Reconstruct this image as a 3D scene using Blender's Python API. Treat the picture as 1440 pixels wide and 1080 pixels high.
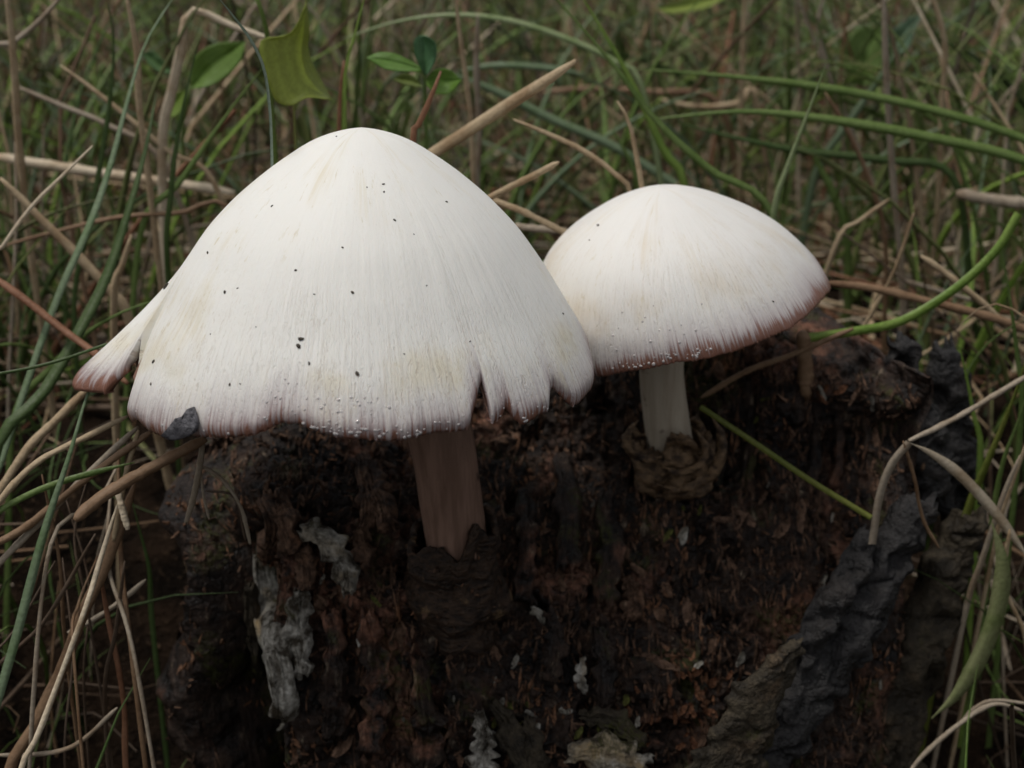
import bpy, math, random
import numpy as np
from mathutils import Vector, Matrix

for o in list(bpy.data.objects):
    bpy.data.objects.remove(o, do_unlink=True)
S = bpy.context.scene
COL = S.collection
R = math.radians
random.seed(7)
RNG = np.random.default_rng(11)

# ------------------------------------------------------------------ camera
PITCH, DIST, HFOV = R(22), .29, R(45)
FPX = 720 / math.tan(HFOV / 2)
CAM = np.array([0, -DIST * math.cos(PITCH), DIST * math.sin(PITCH)])
FW = np.array([0, math.cos(PITCH), -math.sin(PITCH)])
UP = np.array([0, math.sin(PITCH), math.cos(PITCH)])
cam_d = bpy.data.cameras.new('camera')
cam_d.sensor_width = 36
cam_d.lens = 18 / math.tan(HFOV / 2)
cam_d.clip_start = .005
cam_d.clip_end = 400
cam_d.dof.use_dof = True
cam_d.dof.focus_distance = .264
cam_d.dof.aperture_fstop = 17
cam = bpy.data.objects.new('camera', cam_d)
cam.location = CAM
cam.rotation_euler = (R(90) - PITCH, 0, 0)
COL.objects.link(cam)
S.camera = cam

# ------------------------------------------------------------------ sky, sun, exposure
SUN_EL, SUN_AZ = R(72), R(268)          # azimuth clockwise from +Y
w = bpy.data.worlds.new('World')
S.world = w
w.use_nodes = True
nt = w.node_tree
sky = nt.nodes.new('ShaderNodeTexSky')
sky.sky_type = 'NISHITA'
sky.sun_disc = False
sky.sun_elevation = SUN_EL
sky.sun_rotation = SUN_AZ
sky.air_density = 1.0
sky.dust_density = 4.0
hs = nt.nodes.new('ShaderNodeHueSaturation')   # overcast: the blue mostly washed out
hs.inputs['Saturation'].default_value = .22
nt.links.new(sky.outputs[0], hs.inputs['Color'])
nt.links.new(hs.outputs[0], nt.nodes['Background'].inputs['Color'])
nt.nodes['Background'].inputs['Strength'].default_value = .10
sd = bpy.data.lights.new('sun', 'SUN')
sd.energy = 1.2
sd.angle = R(11)
sd.color = (1, .96, .9)
sun = bpy.data.objects.new('sun', sd)
_sv = Vector((math.sin(SUN_AZ) * math.cos(SUN_EL), math.cos(SUN_AZ) * math.cos(SUN_EL), math.sin(SUN_EL)))
sun.rotation_euler = _sv.to_track_quat('Z', 'Y').to_euler()
COL.objects.link(sun)
S.view_settings.view_transform = 'Standard'
S.view_settings.look = 'None'
S.view_settings.gamma = 1
S.view_settings.exposure = .17
S.render.engine = 'CYCLES'


# ------------------------------------------------------------------ helpers
def at(px, py, Y):
    """point of the place that lies at depth Y (metres) on the sight line of a photo pixel"""
    d = FW + np.array([1, 0, 0]) * (px - 720) / FPX + UP * (540 - py) / FPX
    return CAM + d * (Y - CAM[1]) / d[1]


def proj(p):
    q = np.asarray(p) - CAM
    d = q @ FW
    return 720 + FPX * q[..., 0] / d, 540 - FPX * (q @ UP) / d, d


def _hash(i, j, k, s):
    n = (i * 374761393 + j * 668265263 + k * 2147483647 + s * 144269504) & 0xffffffff
    n = ((n ^ (n >> 13)) * 1274126177) & 0xffffffff
    n = ((n ^ (n >> 15)) * 2246822519) & 0xffffffff
    return ((n ^ (n >> 16)) & 0xffffff) / float(0xffffff)


def vn(P, s=0):
    """value noise -1..1 of points P (...,3)"""
    P = np.asarray(P, float)
    f = np.floor(P).astype(np.int64)
    t = P - f
    t = t * t * (3 - 2 * t)
    r = 0
    for a in (0, 1):
        for b in (0, 1):
            for c in (0, 1):
                wgt = (t[..., 0] if a else 1 - t[..., 0]) * (t[..., 1] if b else 1 - t[..., 1]) * (t[..., 2] if c else 1 - t[..., 2])
                r = r + wgt * _hash(f[..., 0] + a, f[..., 1] + b, f[..., 2] + c, s)
    return r * 2 - 1


def fbm(P, s=0, o=4):
    P = np.asarray(P, float)
    r, a = 0, 1.
    for i in range(o):
        r = r + a * vn(P * 2 ** i + 7.3 * i, s + i)
        a *= .5
    return r


def sstep(a, b, x):
    t = np.clip((x - a) / (b - a), 0, 1)
    return t * t * (3 - 2 * t)


def link(name, me, mat=None, parent=None):
    o = bpy.data.objects.new(name, me)
    COL.objects.link(o)
    if mat and me is not None and not me.materials:
        me.materials.append(mat)
    if parent:
        o.parent = parent
    return o


def mesh(name, v, f, smooth=True, tint=None):
    me = bpy.data.meshes.new(name)
    me.from_pydata([tuple(map(float, p)) for p in v], [], [tuple(map(int, q)) for q in f])
    if smooth:
        me.polygons.foreach_set('use_smooth', [True] * len(me.polygons))
    a = me.attributes.new('tint', 'FLOAT_COLOR', 'POINT')
    t = np.ones((len(me.vertices), 4), np.float32)
    if tint is not None:
        t[:, :3] = tint
    a.data.foreach_set('color', t.ravel())
    me.update()
    return me


def quadmesh(name, V, F, tint=None):
    V = np.asarray(V, np.float32)
    F = np.asarray(F, np.int32)
    me = bpy.data.meshes.new(name)
    me.vertices.add(len(V))
    me.vertices.foreach_set('co', V.ravel())
    me.loops.add(F.size)
    me.loops.foreach_set('vertex_index', F.ravel())
    me.polygons.add(len(F))
    me.polygons.foreach_set('loop_start', np.arange(0, F.size, 4, dtype=np.int32))
    me.polygons.foreach_set('use_smooth', np.ones(len(F), bool))
    a = me.attributes.new('tint', 'FLOAT_COLOR', 'POINT')
    t = np.ones((len(V), 4), np.float32)
    if tint is not None:
        t[:, :3] = tint
    a.data.foreach_set('color', t.ravel())
    me.update(calc_edges=True)
    me.validate()
    return me


def fattr(me, name, arr, kind='FLOAT'):
    a = me.attributes.new(name, kind, 'POINT')
    a.data.foreach_set('value' if kind == 'FLOAT' else 'vector', np.asarray(arr, np.float32).ravel())


def grid_faces(n, m, wrap=False):
    """quads of an n x m vertex grid (index i*m+j)"""
    i, j = np.meshgrid(np.arange(n - 1), np.arange(m if wrap else m - 1), indexing='ij')
    j2 = (j + 1) % m
    return np.stack([i * m + j, i * m + j2, (i + 1) * m + j2, (i + 1) * m + j], -1).reshape(-1, 4)


def tag(o, label=None, cat=None, group=None, kind=None):
    if label: o['label'] = label
    if cat: o['category'] = cat
    if group: o['group'] = group
    if kind: o['kind'] = kind
    return o


def empty(name, loc):
    o = bpy.data.objects.new(name, None)
    o.empty_display_size = .01
    o.location = loc
    COL.objects.link(o)
    return o


def resample(P, n):
    """smooth curve (Catmull-Rom) through P at n points of equal arc length"""
    P = np.asarray(P, float)
    if len(P) == 2:
        return P[0] + (P[1] - P[0]) * np.linspace(0, 1, n)[:, None]
    Q = np.vstack([2 * P[0] - P[1], P, 2 * P[-1] - P[-2]])
    out = []
    for i in range(1, len(Q) - 2):
        t = np.linspace(0, 1, 16, endpoint=False)[:, None]
        a, b, c, d = Q[i - 1], Q[i], Q[i + 1], Q[i + 2]
        out.append(.5 * (2 * b + (c - a) * t + (2 * a - 5 * b + 4 * c - d) * t ** 2 + (3 * b - a - 3 * c + d) * t ** 3))
    out = np.vstack(out + [P[-1:]])
    s = np.r_[0, np.cumsum(np.linalg.norm(np.diff(out, axis=0), axis=1))]
    u = np.linspace(0, s[-1], n)
    return np.stack([np.interp(u, s, out[:, k]) for k in range(out.shape[1])], -1)


def frames(C, hint):
    T = np.gradient(C, axis=0)
    T /= np.linalg.norm(T, axis=1)[:, None] + 1e-12
    A = np.cross(T, hint)
    A /= np.linalg.norm(A, axis=1)[:, None] + 1e-12
    B = np.cross(A, T)
    return T, A, B


def ribbon(C, W, fold=.25, thick=.00025, hint=(0, -1, .3), twist=0.):
    """grass leaf: folded strip with a real thickness. C (n,3) spine, W (n,) half width"""
    C = np.asarray(C)
    n = len(C)
    T, A, B = frames(C, np.asarray(hint, float))
    tw = np.linspace(0, twist, n)[:, None]
    A, B = A * np.cos(tw) + B * np.sin(tw), B * np.cos(tw) - A * np.sin(tw)
    W = np.asarray(W)[:, None]
    th = np.minimum(thick, W * .5)
    L = C - A * W + B * W * fold
    M = C
    Rr = C + A * W + B * W * fold
    M2 = C - B * th * 2
    V = np.stack([L, M, Rr, M2], 1).reshape(-1, 3)
    f = grid_faces(n, 4, True)
    return V, f


def tube(C, rad, sides=6, cap=True, hint=(.3, -.5, .8), rough=0., seed=0, flat=1., groove=0.):
    C = np.asarray(C)
    n = len(C)
    T, A, B = frames(C, np.asarray(hint, float))
    a = np.linspace(0, 2 * np.pi, sides, endpoint=False)
    rad = np.broadcast_to(np.asarray(rad, float), (n,))[:, None, None]
    if rough:
        k = np.stack([np.arange(n)[:, None] * .5 + 0 * a, np.cos(a) * 1.3 + 0 * np.arange(n)[:, None], np.sin(a) * 1.3 + 0 * np.arange(n)[:, None]], -1)
        rad = rad * (1 + rough * vn(k, seed)[..., None])
    V = C[:, None] + rad * (1 + groove * np.cos(a * sides / 2))[None, :, None] * (np.cos(a)[None, :, None] * A[:, None] + flat * np.sin(a)[None, :, None] * B[:, None])
    V = V.reshape(-1, 3)
    f = [tuple(q) for q in grid_faces(n, sides, True)]
    if cap:
        f += [tuple(range(sides))[::-1], tuple((n - 1) * sides + k for k in range(sides))]
    return V, f


# ------------------------------------------------------------------ materials
class NT:
    def __init__(s, name):
        s.m = bpy.data.materials.new(name)
        s.m.use_nodes = True
        s.t = s.m.node_tree
        s.b = s.t.nodes['Principled BSDF']
        s.out = s.t.nodes['Material Output']

    def n(s, kind, **kw):
        x = s.t.nodes.new(kind)
        for k, v in kw.items():
            setattr(x, k, v)
        return x

    def l(s, a, b):
        s.t.links.new(a, b)

    def setin(s, node, key, v):
        if isinstance(v, bpy.types.NodeSocket):
            s.l(v, node.inputs[key])
        else:
            node.inputs[key].default_value = v

    def coord(s, kind='Object'):
        return s.n('ShaderNodeTexCoord').outputs[kind]

    def attr(s, name, out='Vector'):
        return s.n('ShaderNodeAttribute', attribute_name=name).outputs[out]

    def scale(s, v, sc):
        x = s.n('ShaderNodeVectorMath', operation='MULTIPLY')
        s.setin(x, 0, v)
        x.inputs[1].default_value = sc
        return x.outputs[0]

    def noise(s, v, sc, det=4, rough=.55, dist=0):
        x = s.n('ShaderNodeTexNoise')
        s.setin(x, 'Vector', v)
        x.inputs['Scale'].default_value = sc
        x.inputs['Detail'].default_value = det
        x.inputs['Roughness'].default_value = rough
        x.inputs['Distortion'].default_value = dist
        return x.outputs[0]

    def math(s, op, a, b=0.):
        x = s.n('ShaderNodeMath', operation=op)
        s.setin(x, 0, a)
        s.setin(x, 1, b)
        return x.outputs[0]

    def ramp(s, v, a, b, lo=0., hi=1.):
        x = s.n('ShaderNodeMapRange', interpolation_type='SMOOTHSTEP')
        s.setin(x, 0, v)
        x.inputs[1].default_value = a
        x.inputs[2].default_value = b
        x.inputs[3].default_value = lo
        x.inputs[4].default_value = hi
        return x.outputs[0]

    def mix(s, f, a, b, mode='MIX'):
        x = s.n('ShaderNodeMix', data_type='RGBA', blend_type=mode)
        s.setin(x, 0, f)
        for k, v in ((6, a), (7, b)):
            if isinstance(v, tuple) and len(v) == 3:
                v = v + (1,)
            s.setin(x, k, v)
        return x.outputs[2]

    def bump(s, h, strength, dist):
        x = s.n('ShaderNodeBump')
        x.inputs['Strength'].default_value = strength
        x.inputs['Distance'].default_value = dist
        s.l(h, x.inputs['Height'])
        s.l(x.outputs[0], s.b.inputs['Normal'])

    def set(s, **kw):
        for k, v in kw.items():
            s.setin(s.b, k.replace('_', ' '), v if not (isinstance(v, tuple) and len(v) == 3) else v + (1,))


def mat_cap(name, edge_w, white, stain, tanw):
    t = NT(name)
    fib = t.attr('fib')
    edge = t.attr('edge', 'Fac')
    st = t.noise(t.scale(fib, (78, 78, .6)), 1, 3, .65)
    wob = t.n('ShaderNodeVectorMath', operation='ADD')
    wn = t.n('ShaderNodeTexNoise')
    t.l(t.scale(fib, (5, 5, .9)), wn.inputs['Vector'])
    t.l(fib, wob.inputs[0])
    t.l(t.scale(wn.outputs['Color'], (.035, .035, 0)), wob.inputs[1])
    hair = t.noise(t.scale(wob.outputs[0], (165, 165, 1.1)), 1, 2, .6)
    st2 = t.noise(t.scale(fib, (17, 17, .45)), 1, 4, .6)
    low = t.noise(t.scale(fib, (2.6, 2.6, .55)), 1, 3, .6)
    pores = t.noise(t.coord(), 900, 2, .6)
    stn = t.math('MULTIPLY', t.ramp(low, .50, .72), t.ramp(st2, .35, .7))
    c = t.mix(t.math('MULTIPLY', stn, .75), white, stain)
    zone = t.math('MULTIPLY', t.ramp(edge, .7, 1.2), t.ramp(edge, 2.3, 1.4))
    c = t.mix(t.math('MULTIPLY', t.math('MULTIPLY', zone, t.ramp(low, .40, .62)), .55), c, stain)
    spotn = t.noise(t.scale(fib, (30, 30, 4)), 1, 3, .6)
    c = t.mix(t.math('MULTIPLY', t.math('MULTIPLY', t.ramp(spotn, .60, .72), t.ramp(low, .44, .56)), .45), c, (.55, .46, .26))
    lower = t.ramp(edge, .2, 3.6, 1, .12)
    c = t.mix(t.math('MULTIPLY', t.math('MULTIPLY', t.ramp(st, .5, .74), lower), .5), c, (.54, .47, .39))
    hairf = t.math('MULTIPLY', t.ramp(hair, .56, .68), t.ramp(edge, .3, 4.6, .62, .06))
    c = t.mix(t.math('MULTIPLY', hairf, t.ramp(low, .3, .6, .35, 1)), c, (.50, .42, .33))
    # lilac-grey, then pinkish brown towards the soaked margin; the streaks make it ragged
    e = t.math('ADD', edge, t.math('MULTIPLY', t.math('SUBTRACT', st, .5), edge_w * 2.3))
    e = t.math('ADD', e, t.math('MULTIPLY', t.math('SUBTRACT', low, .5), edge_w * 1.6))
    c = t.mix(t.math('MULTIPLY', t.ramp(e, edge_w * 2.1, edge_w * .2), .66), c, (.38, .31, .32))
    c = t.mix(t.math('MULTIPLY', t.ramp(e, edge_w * .95, edge_w * .05), .72), c, (.235, .135, .125))
    c = t.mix(t.math('MULTIPLY', t.ramp(e, tanw, tanw * .2), .9), c, (.24, .105, .065))
    t.set(Base_Color=c, Roughness=t.ramp(e, .0, edge_w * 1.5, .3, .58), Subsurface_Weight=.12, Subsurface_Scale=.002)
    t.b.inputs['Subsurface Radius'].default_value = (1, .7, .5)
    h = t.math('ADD', t.math('MULTIPLY', t.math('SUBTRACT', st, t.math('MULTIPLY', t.ramp(hair, .5, .7), .5)), lower), t.math('MULTIPLY', pores, .25))
    t.bump(h, .42, .0006)
    return t.m


def mat_flesh(name, a, b, sc=(60, 60, 8), rough=.6, spot=None, bd=.0008):
    t = NT(name)
    v = t.scale(t.coord(), sc)
    n = t.noise(v, 8, 5, .6)
    n2 = t.noise(t.coord(), 140, 4, .6)
    c = t.mix(t.ramp(n, .3, .7), a, b)
    if spot:
        c = t.mix(t.ramp(n2, .62, .7), c, spot)
    t.set(Base_Color=c, Roughness=rough)
    t.b.inputs['Specular IOR Level'].default_value = .3
    t.bump(t.math('ADD', n, n2), .5 if bd < .001 else 1., bd)
    return t.m


def mat_wood(name, dark, mid, red, pale, sc=1., rough=.62, pale_lo=.60, fibre=(9, 9, 1.3), moss=0., spec=.18, dk=.5):
    t = NT(name)
    v = t.coord()
    big = t.noise(v, 34 * sc, 4, .6, .6)
    mid_n = t.noise(v, 150 * sc, 5, .65, .3)
    fib = t.noise(t.scale(v, fibre), 50 * sc, 5, .65)
    fine = t.noise(v, 700 * sc, 3, .6)
    c = t.mix(t.ramp(mid_n, .36, .66), dark, mid)
    c = t.mix(t.math('MULTIPLY', t.ramp(big, .5, .66), t.ramp(mid_n, .35, .6)), c, red)
    p = t.math('MULTIPLY', t.ramp(fib, pale_lo, pale_lo + .12), t.ramp(mid_n, .48, .85))
    c = t.mix(p, c, pale)
    if moss:
        ms = t.math('MULTIPLY', t.ramp(t.noise(v, 60, 3, .5, .5), .56, .68), t.ramp(fine, .4, .6))
        c = t.mix(t.math('MULTIPLY', ms, moss), c, (.10, .105, .02))
    c = t.mix(t.ramp(fine, .3, .7, 0, dk), c, dark)
    t.set(Base_Color=c, Roughness=t.ramp(mid_n, .35, .65, rough - .32, rough + .2))
    t.b.inputs['Specular IOR Level'].default_value = spec
    t.bump(t.math('ADD', t.math('ADD', fib, mid_n), t.math('MULTIPLY', fine, .4)), .9, .002)
    return t.m


def mat_plant(name, trans, rough, streak, mott):
    t = NT(name)
    oi = t.n('ShaderNodeObjectInfo')
    c = t.mix(1., oi.outputs['Color'], t.attr('tint', 'Color'), 'MULTIPLY')
    n = t.noise(t.coord(), 90, 4, .6)
    f = t.noise(t.coord(), 1100, 2, .5)
    c = t.mix(t.math('MULTIPLY', t.ramp(n, .42, .68), mott), c, streak, 'MULTIPLY')
    c = t.mix(t.math('MULTIPLY', t.ramp(f, .4, .65), .35), c, (.6, .58, .5), 'MULTIPLY')
    t.set(Base_Color=c, Roughness=rough)
    t.b.inputs['Specular IOR Level'].default_value = .35
    t.bump(t.math('ADD', f, t.math('MULTIPLY', n, 1.5)), .5, .0004)
    if trans:
        tr = t.n('ShaderNodeBsdfTranslucent')
        t.l(c, tr.inputs['Color'])
        mx = t.n('ShaderNodeMixShader')
        mx.inputs[0].default_value = trans
        t.l(t.b.outputs[0], mx.inputs[1])
        t.l(tr.outputs[0], mx.inputs[2])
        t.l(mx.outputs[0], t.out.inputs[0])
    return t.m


M_CAP = mat_cap('silky white cap', .60, (.80, .785, .735), (.68, .61, .44), .20)
M_CAP2 = mat_cap('silky cream cap', .55, (.75, .73, .69), (.66, .58, .45), .34)
M_GILL = mat_flesh('pinkish gills', (.30, .16, .12), (.40, .24, .18))
M_STEM = mat_flesh('pinkish tan stem', (.17, .10, .07), (.27, .165, .12), (70, 70, 6), .55, (.06, .035, .025))
M_STEM2 = mat_flesh('pale stem', (.40, .33, .245), (.50, .43, .33), (70, 70, 6), .6, (.16, .12, .09))
M_VOLVA = mat_flesh('dark brown volva', (.012, .008, .006), (.062, .036, .021), (40, 40, 90), .5, (.16, .10, .05), .0022)
M_VOLVA2 = mat_flesh('tan brown volva', (.030, .017, .010), (.22, .14, .075), (40, 40, 70), .5, (.02, .012, .008), .0018)
M_WOOD = mat_wood('rotten wood', (.006, .004, .0032), (.046, .027, .018), (.25, .115, .07), (.50, .40, .28), pale_lo=.535, moss=.6, spec=.3)
M_BARK = mat_wood('wet dark bark', (.014, .0132, .013), (.040, .037, .036), (.034, .029, .026), (.20, .15, .10), 1.5, .55, .62, (5, 5, 5), dk=.35, spec=.3)
M_BARK2 = mat_wood('lichened bark', (.020, .016, .011), (.075, .060, .040), (.11, .075, .045), (.28, .22, .14), 1.2, .7, .6, (4, 4, 4), .7)
M_PALEWOOD = mat_wood('weathered grey wood', (.05, .04, .028), (.58, .55, .48), (.42, .30, .15), (.82, .80, .75), 1.3, .5, .48, (14, 14, 1.0), .5, dk=.35)
M_FLAKE = mat_wood('crumbled wood', (.03, .017, .011), (.24, .14, .09), (.36, .17, .085), (.58, .46, .32), 1.6, .65, .55)
M_FLAKEBARK = mat_wood('dry grey bark flake', (.07, .068, .075), (.20, .195, .21), (.15, .14, .15), (.36, .35, .35), 1.6, .5, .56, (12, 3, 12), dk=.3)
M_ORANGE = mat_wood('orange crumbled wood', (.10, .04, .02), (.36, .17, .09), (.50, .21, .075), (.60, .46, .32), .006, .5, .6, dk=.2)
M_MOSS = mat_wood('yellow-green moss bits', (.07, .07, .02), (.28, .29, .07), (.36, .34, .12), (.55, .53, .32), .006, .6, .6, dk=.2)
M_CHIP = mat_wood('brown wood chip', (.07, .04, .025), (.34, .205, .135), (.42, .23, .13), (.62, .50, .36), .006, .55, .6, dk=.2)
M_PALECHIP = mat_wood('bleached wood chip', (.20, .18, .14), (.62, .59, .52), (.55, .47, .33), (.78, .77, .72), .006, .5, .6, dk=.2)
M_GRASS = mat_plant('green grass', .3, .42, (.62, .74, .5), .7)
M_STRAW = mat_plant('dry straw', .06, .62, (.62, .52, .42), .8)
M_LEAF = mat_plant('soft leaf', .35, .5, (.85, .85, .6), .5)
t = NT('soil')
_n = t.noise(t.coord(), 60, 6, .65)
_n2 = t.noise(t.coord(), 400, 4, .6)
_c = t.mix(t.ramp(_n, .35, .65), (.007, .005, .0035), (.026, .016, .010))
_c = t.mix(t.ramp(_n2, .58, .7), _c, (.07, .045, .027))
t.set(Base_Color=_c, Roughness=.9)
t.b.inputs['Specular IOR Level'].default_value = .05
t.bump(t.math('ADD', _n, _n2), 1., .004)
M_SOIL = t.m
t = NT('water droplet')
t.set(Base_Color=(.72, .68, .66), Roughness=.1, Coat_Weight=1., Coat_Roughness=.06, Transmission_Weight=.35, IOR=1.33)
M_WATER = t.m
t = NT('soil speck')
_n = t.noise(t.coord(), 900, 3)
t.set(Base_Color=t.mix(t.ramp(_n, .4, .6), (.02, .017, .014), (.075, .06, .04)), Roughness=.8)
M_SPECK = t.m


# ------------------------------------------------------------------ ground
def ground_z(x, y):
    x = np.asarray(x, float)
    y = np.asarray(y, float)
    z = -.165 + .092 * sstep(-.03, .15, y + .25 * np.clip(-x - .12, -.05, .1)) + .036 * np.clip(y - .15, 0, 3)
    P = np.stack([x, y, 0 * x], -1)
    near = np.exp(-(x ** 2 + y ** 2) / 20.)
    return z + near * (.012 * fbm(P * 9, 3, 4)) + .05 * vn(P * .5, 9) * sstep(1.5, 6, np.hypot(x, y))


def axis(lo, hi, n, far):
    c = np.linspace(lo, hi, n)
    k = np.geomspace(.05, far, 26)
    return np.r_[(lo - k)[::-1], c, hi + k]


gx = axis(-1.3, 1.3, 200, 120)
gy = axis(-.5, 2.2, 200, 120)
XX, YY = np.meshgrid(gx, gy)
V = np.stack([XX, YY, ground_z(XX, YY)], -1).reshape(-1, 3)
g = link('ground', mesh('ground', V, grid_faces(len(gy), len(gx))), M_SOIL)
tag(g, 'dark soil and litter covered ground around the stump', kind='structure')

# ------------------------------------------------------------------ stump
KX = np.array([-9.0, -6.2, -3.5, -1.2, 1.0, 4.0, 6.5, 8.6, 10.9])
KP = np.array([
    [(-3.2, -17), (-3, -12), (-2.6, -9), (-2.2, -7), (-1.6, -5.2), (-.5, -4.6), (1, -4.2), (2, -4), (3, -3.8), (5, -4), (7, -6), (8, -17)],
    [(-2.4, -17), (-2.2, -12), (-1.9, -9), (-1.5, -6.6), (-1.0, -4.9), (0, -3.7), (2, -3.2), (4, -2.8), (6, -2.4), (9, -2.4), (11, -3.5), (12, -17)],
    [(-2.2, -17), (-1.8, -12), (-1.4, -9.2), (-.8, -7), (-.2, -5.6), (.8, -4.6), (2.5, -4.0), (4.2, -3.4), (6, -2.6), (9, -1.5), (12, -2.5), (13.5, -17)],
    [(-2.2, -17), (-1.8, -12), (-1.2, -9.5), (-.1, -7.4), (.7, -6.2), (1.6, -5.2), (3, -4.4), (5, -3.7), (6.3, -2.4), (9, -1.2), (13, -2.2), (14, -17)],
    [(-2.2, -17), (-1.8, -12), (-1.2, -9.6), (-.2, -7.6), (.8, -6.4), (1.9, -5.5), (3.2, -4.9), (5, -4.3), (6.2, -2.7), (9, -1.2), (13, -2), (14, -17)],
    [(-2.2, -17), (-1.8, -12), (-1.1, -9.8), (0, -8), (1, -6.9), (2.1, -6.0), (3.4, -5.3), (5.2, -4.8), (6.2, -2.6), (8, -1.3), (13, -2), (14, -17)],
    [(-2.4, -17), (-1.9, -12), (-1.3, -9.9), (-.3, -8.2), (.7, -7), (1.9, -6.1), (3.2, -5.2), (4.6, -4.4), (5.4, -2.4), (7, -1.4), (12, -2), (13, -17)],
    [(-2.8, -17), (-2.3, -12), (-1.7, -10), (-.9, -8.4), (-.1, -7.1), (1, -6), (2.2, -5), (3.2, -3.9), (3.8, -2.3), (6, -1.5), (10, -2), (11, -17)],
    [(-3, -17), (-2.8, -12), (-2.4, -10), (-2, -8), (-1.6, -6), (-1, -4.6), (0, -3.6), (1, -2.8), (2, -2.2), (4, -1.8), (6, -2.6), (7, -17)],
])


def stump_surface(nx=520, nt_=560):
    xs = np.linspace(-9.0, 10.9, nx)
    tt = np.linspace(0, 1, nt_) ** 1.0
    # more rows on the front face (first eight nodes)
    node = np.interp(tt, [0, .10, .82, 1], [0, 1, 8.6, 11])
    base = np.zeros((nx, 12, 2))
    ix = np.interp(xs, KX, np.arange(len(KX)))
    i0 = np.clip(ix.astype(int), 0, len(KX) - 2)
    fr = ix - i0
    fr = (fr * fr * (3 - 2 * fr))[:, None, None]
    base = KP[i0] * (1 - fr) + KP[i0 + 1] * fr
    j0 = np.clip(node.astype(int), 0, 10)
    jf = (node - j0)[None, :, None]
    pm = base[:, np.clip(j0 - 1, 0, 11)]
    p0 = base[:, j0]
    p1 = base[:, j0 + 1]
    p2 = base[:, np.clip(j0 + 2, 0, 11)]
    yz = .5 * (2 * p0 + (p1 - pm) * jf + (2 * pm - 5 * p0 + 4 * p1 - p2) * jf ** 2 + (3 * p0 - pm - 3 * p1 + p2) * jf ** 3)
    u = (xs - .95) / 10.05
    bend = 5.6 * (1 - np.sqrt(np.clip(1 - u * u, 0, 1)))
    sgn = np.interp(node, [0, 7, 11], [1, .9, -1])
    P = np.stack([np.repeat(xs[:, None], nt_, 1), yz[..., 0] + bend[:, None] * sgn[None], yz[..., 1]], -1)
    du = np.gradient(P, axis=0)
    dv = np.gradient(P, axis=1)
    N = np.cross(du, dv)
    N /= np.linalg.norm(N, axis=-1, keepdims=True) + 1e-9
    # decay: lumps, long fibres running up the wood, crumbs
    arc = node[None, :] * 1.3 + 0 * xs[:, None]
    q = np.stack([P[..., 0], arc, 0 * arc], -1)
    d = .36 * fbm(P * .55, 21, 3)
    warp = .5 * fbm(P * .5, 77, 2)
    fibre = fbm(np.stack([P[..., 0] * 2.6 + warp, arc * .45, 0 * arc], -1), 31, 4)
    mask = np.clip(.5 + .8 * vn(P * .45, 41), 0.1, 1)
    d += .26 * mask * fibre
    pits = np.clip(fbm(P * 1.5, 51, 3) - .35, 0, 1)
    d -= .75 * pits
    rid = 1 - np.abs(fbm(np.stack([P[..., 0] * 4.2 + 2 * warp, arc * .8, P[..., 1] * .6], -1), 131, 3))
    d += .20 * np.clip(rid - .45, 0, 1) * np.clip(.5 + vn(P * .7, 43), 0, 1)
    d += .17 * np.abs(fbm(P * 3.0, 61, 3)) + .075 * fbm(P * 7.5, 65, 2)
    d -= .5 * np.clip(fbm(np.stack([P[..., 0] * 1.9 + warp * 2, arc * .35, 0 * arc], -1), 171, 2) - .55, 0, 1)
    d *= np.minimum(1, 6 * np.minimum(np.linspace(0, 1, nx), np.linspace(1, 0, nx)))[:, None] * .8 + .2
    d -= 3.4 * np.exp(-((P[..., 0] + 7.15) / .95) ** 4) * sstep(-3.6, -5.2, P[..., 2]) * sstep(9, 7, node)[None]
    P = P + N * d[..., None]
    eL, eR = sstep(-6.5, -9, xs)[:, None], sstep(9, 10.9, xs)[:, None]
    zq = np.stack([P[..., 2] * .42, P[..., 1] * .3, 0 * P[..., 0]], -1)
    P[..., 0] += eL * (.9 * fbm(zq, 301, 3) - .10 * np.clip(-6 - P[..., 2], 0, 9)) + eR * .5 * fbm(zq, 311, 3)
    return P, N, node


SP, SN, SNODE = stump_surface()
stump_root = empty('tree_stump', (0.01, .05, -.165))
tag(stump_root, 'dark rotting tree stump with broken wood and bark, mushrooms growing from it', 'tree stump')
SO = np.array(stump_root.location)
nx, ntt = SP.shape[:2]
wood = link('rotten_wood', quadmesh('rotten_wood', SP.reshape(-1, 3) / 100 - SO, grid_faces(nx, ntt)[:, ::-1]), M_WOOD, stump_root)

SFLAT = SP.reshape(-1, 3) / 100
SNF = SN.reshape(-1, 3)
_sx, _sy, _sd = proj(SFLAT)


def stump_at(px, py):
    """nearest stump surface point along a photo sight line -> (point, normal)"""
    d2 = (_sx - px) ** 2 + (_sy - py) ** 2
    c = np.where(d2 < 36)[0]
    if len(c) == 0:
        c = np.argsort(d2)[:6]
    k = c[np.argmin(_sd[c])]
    return SFLAT[k], SNF[k]


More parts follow.
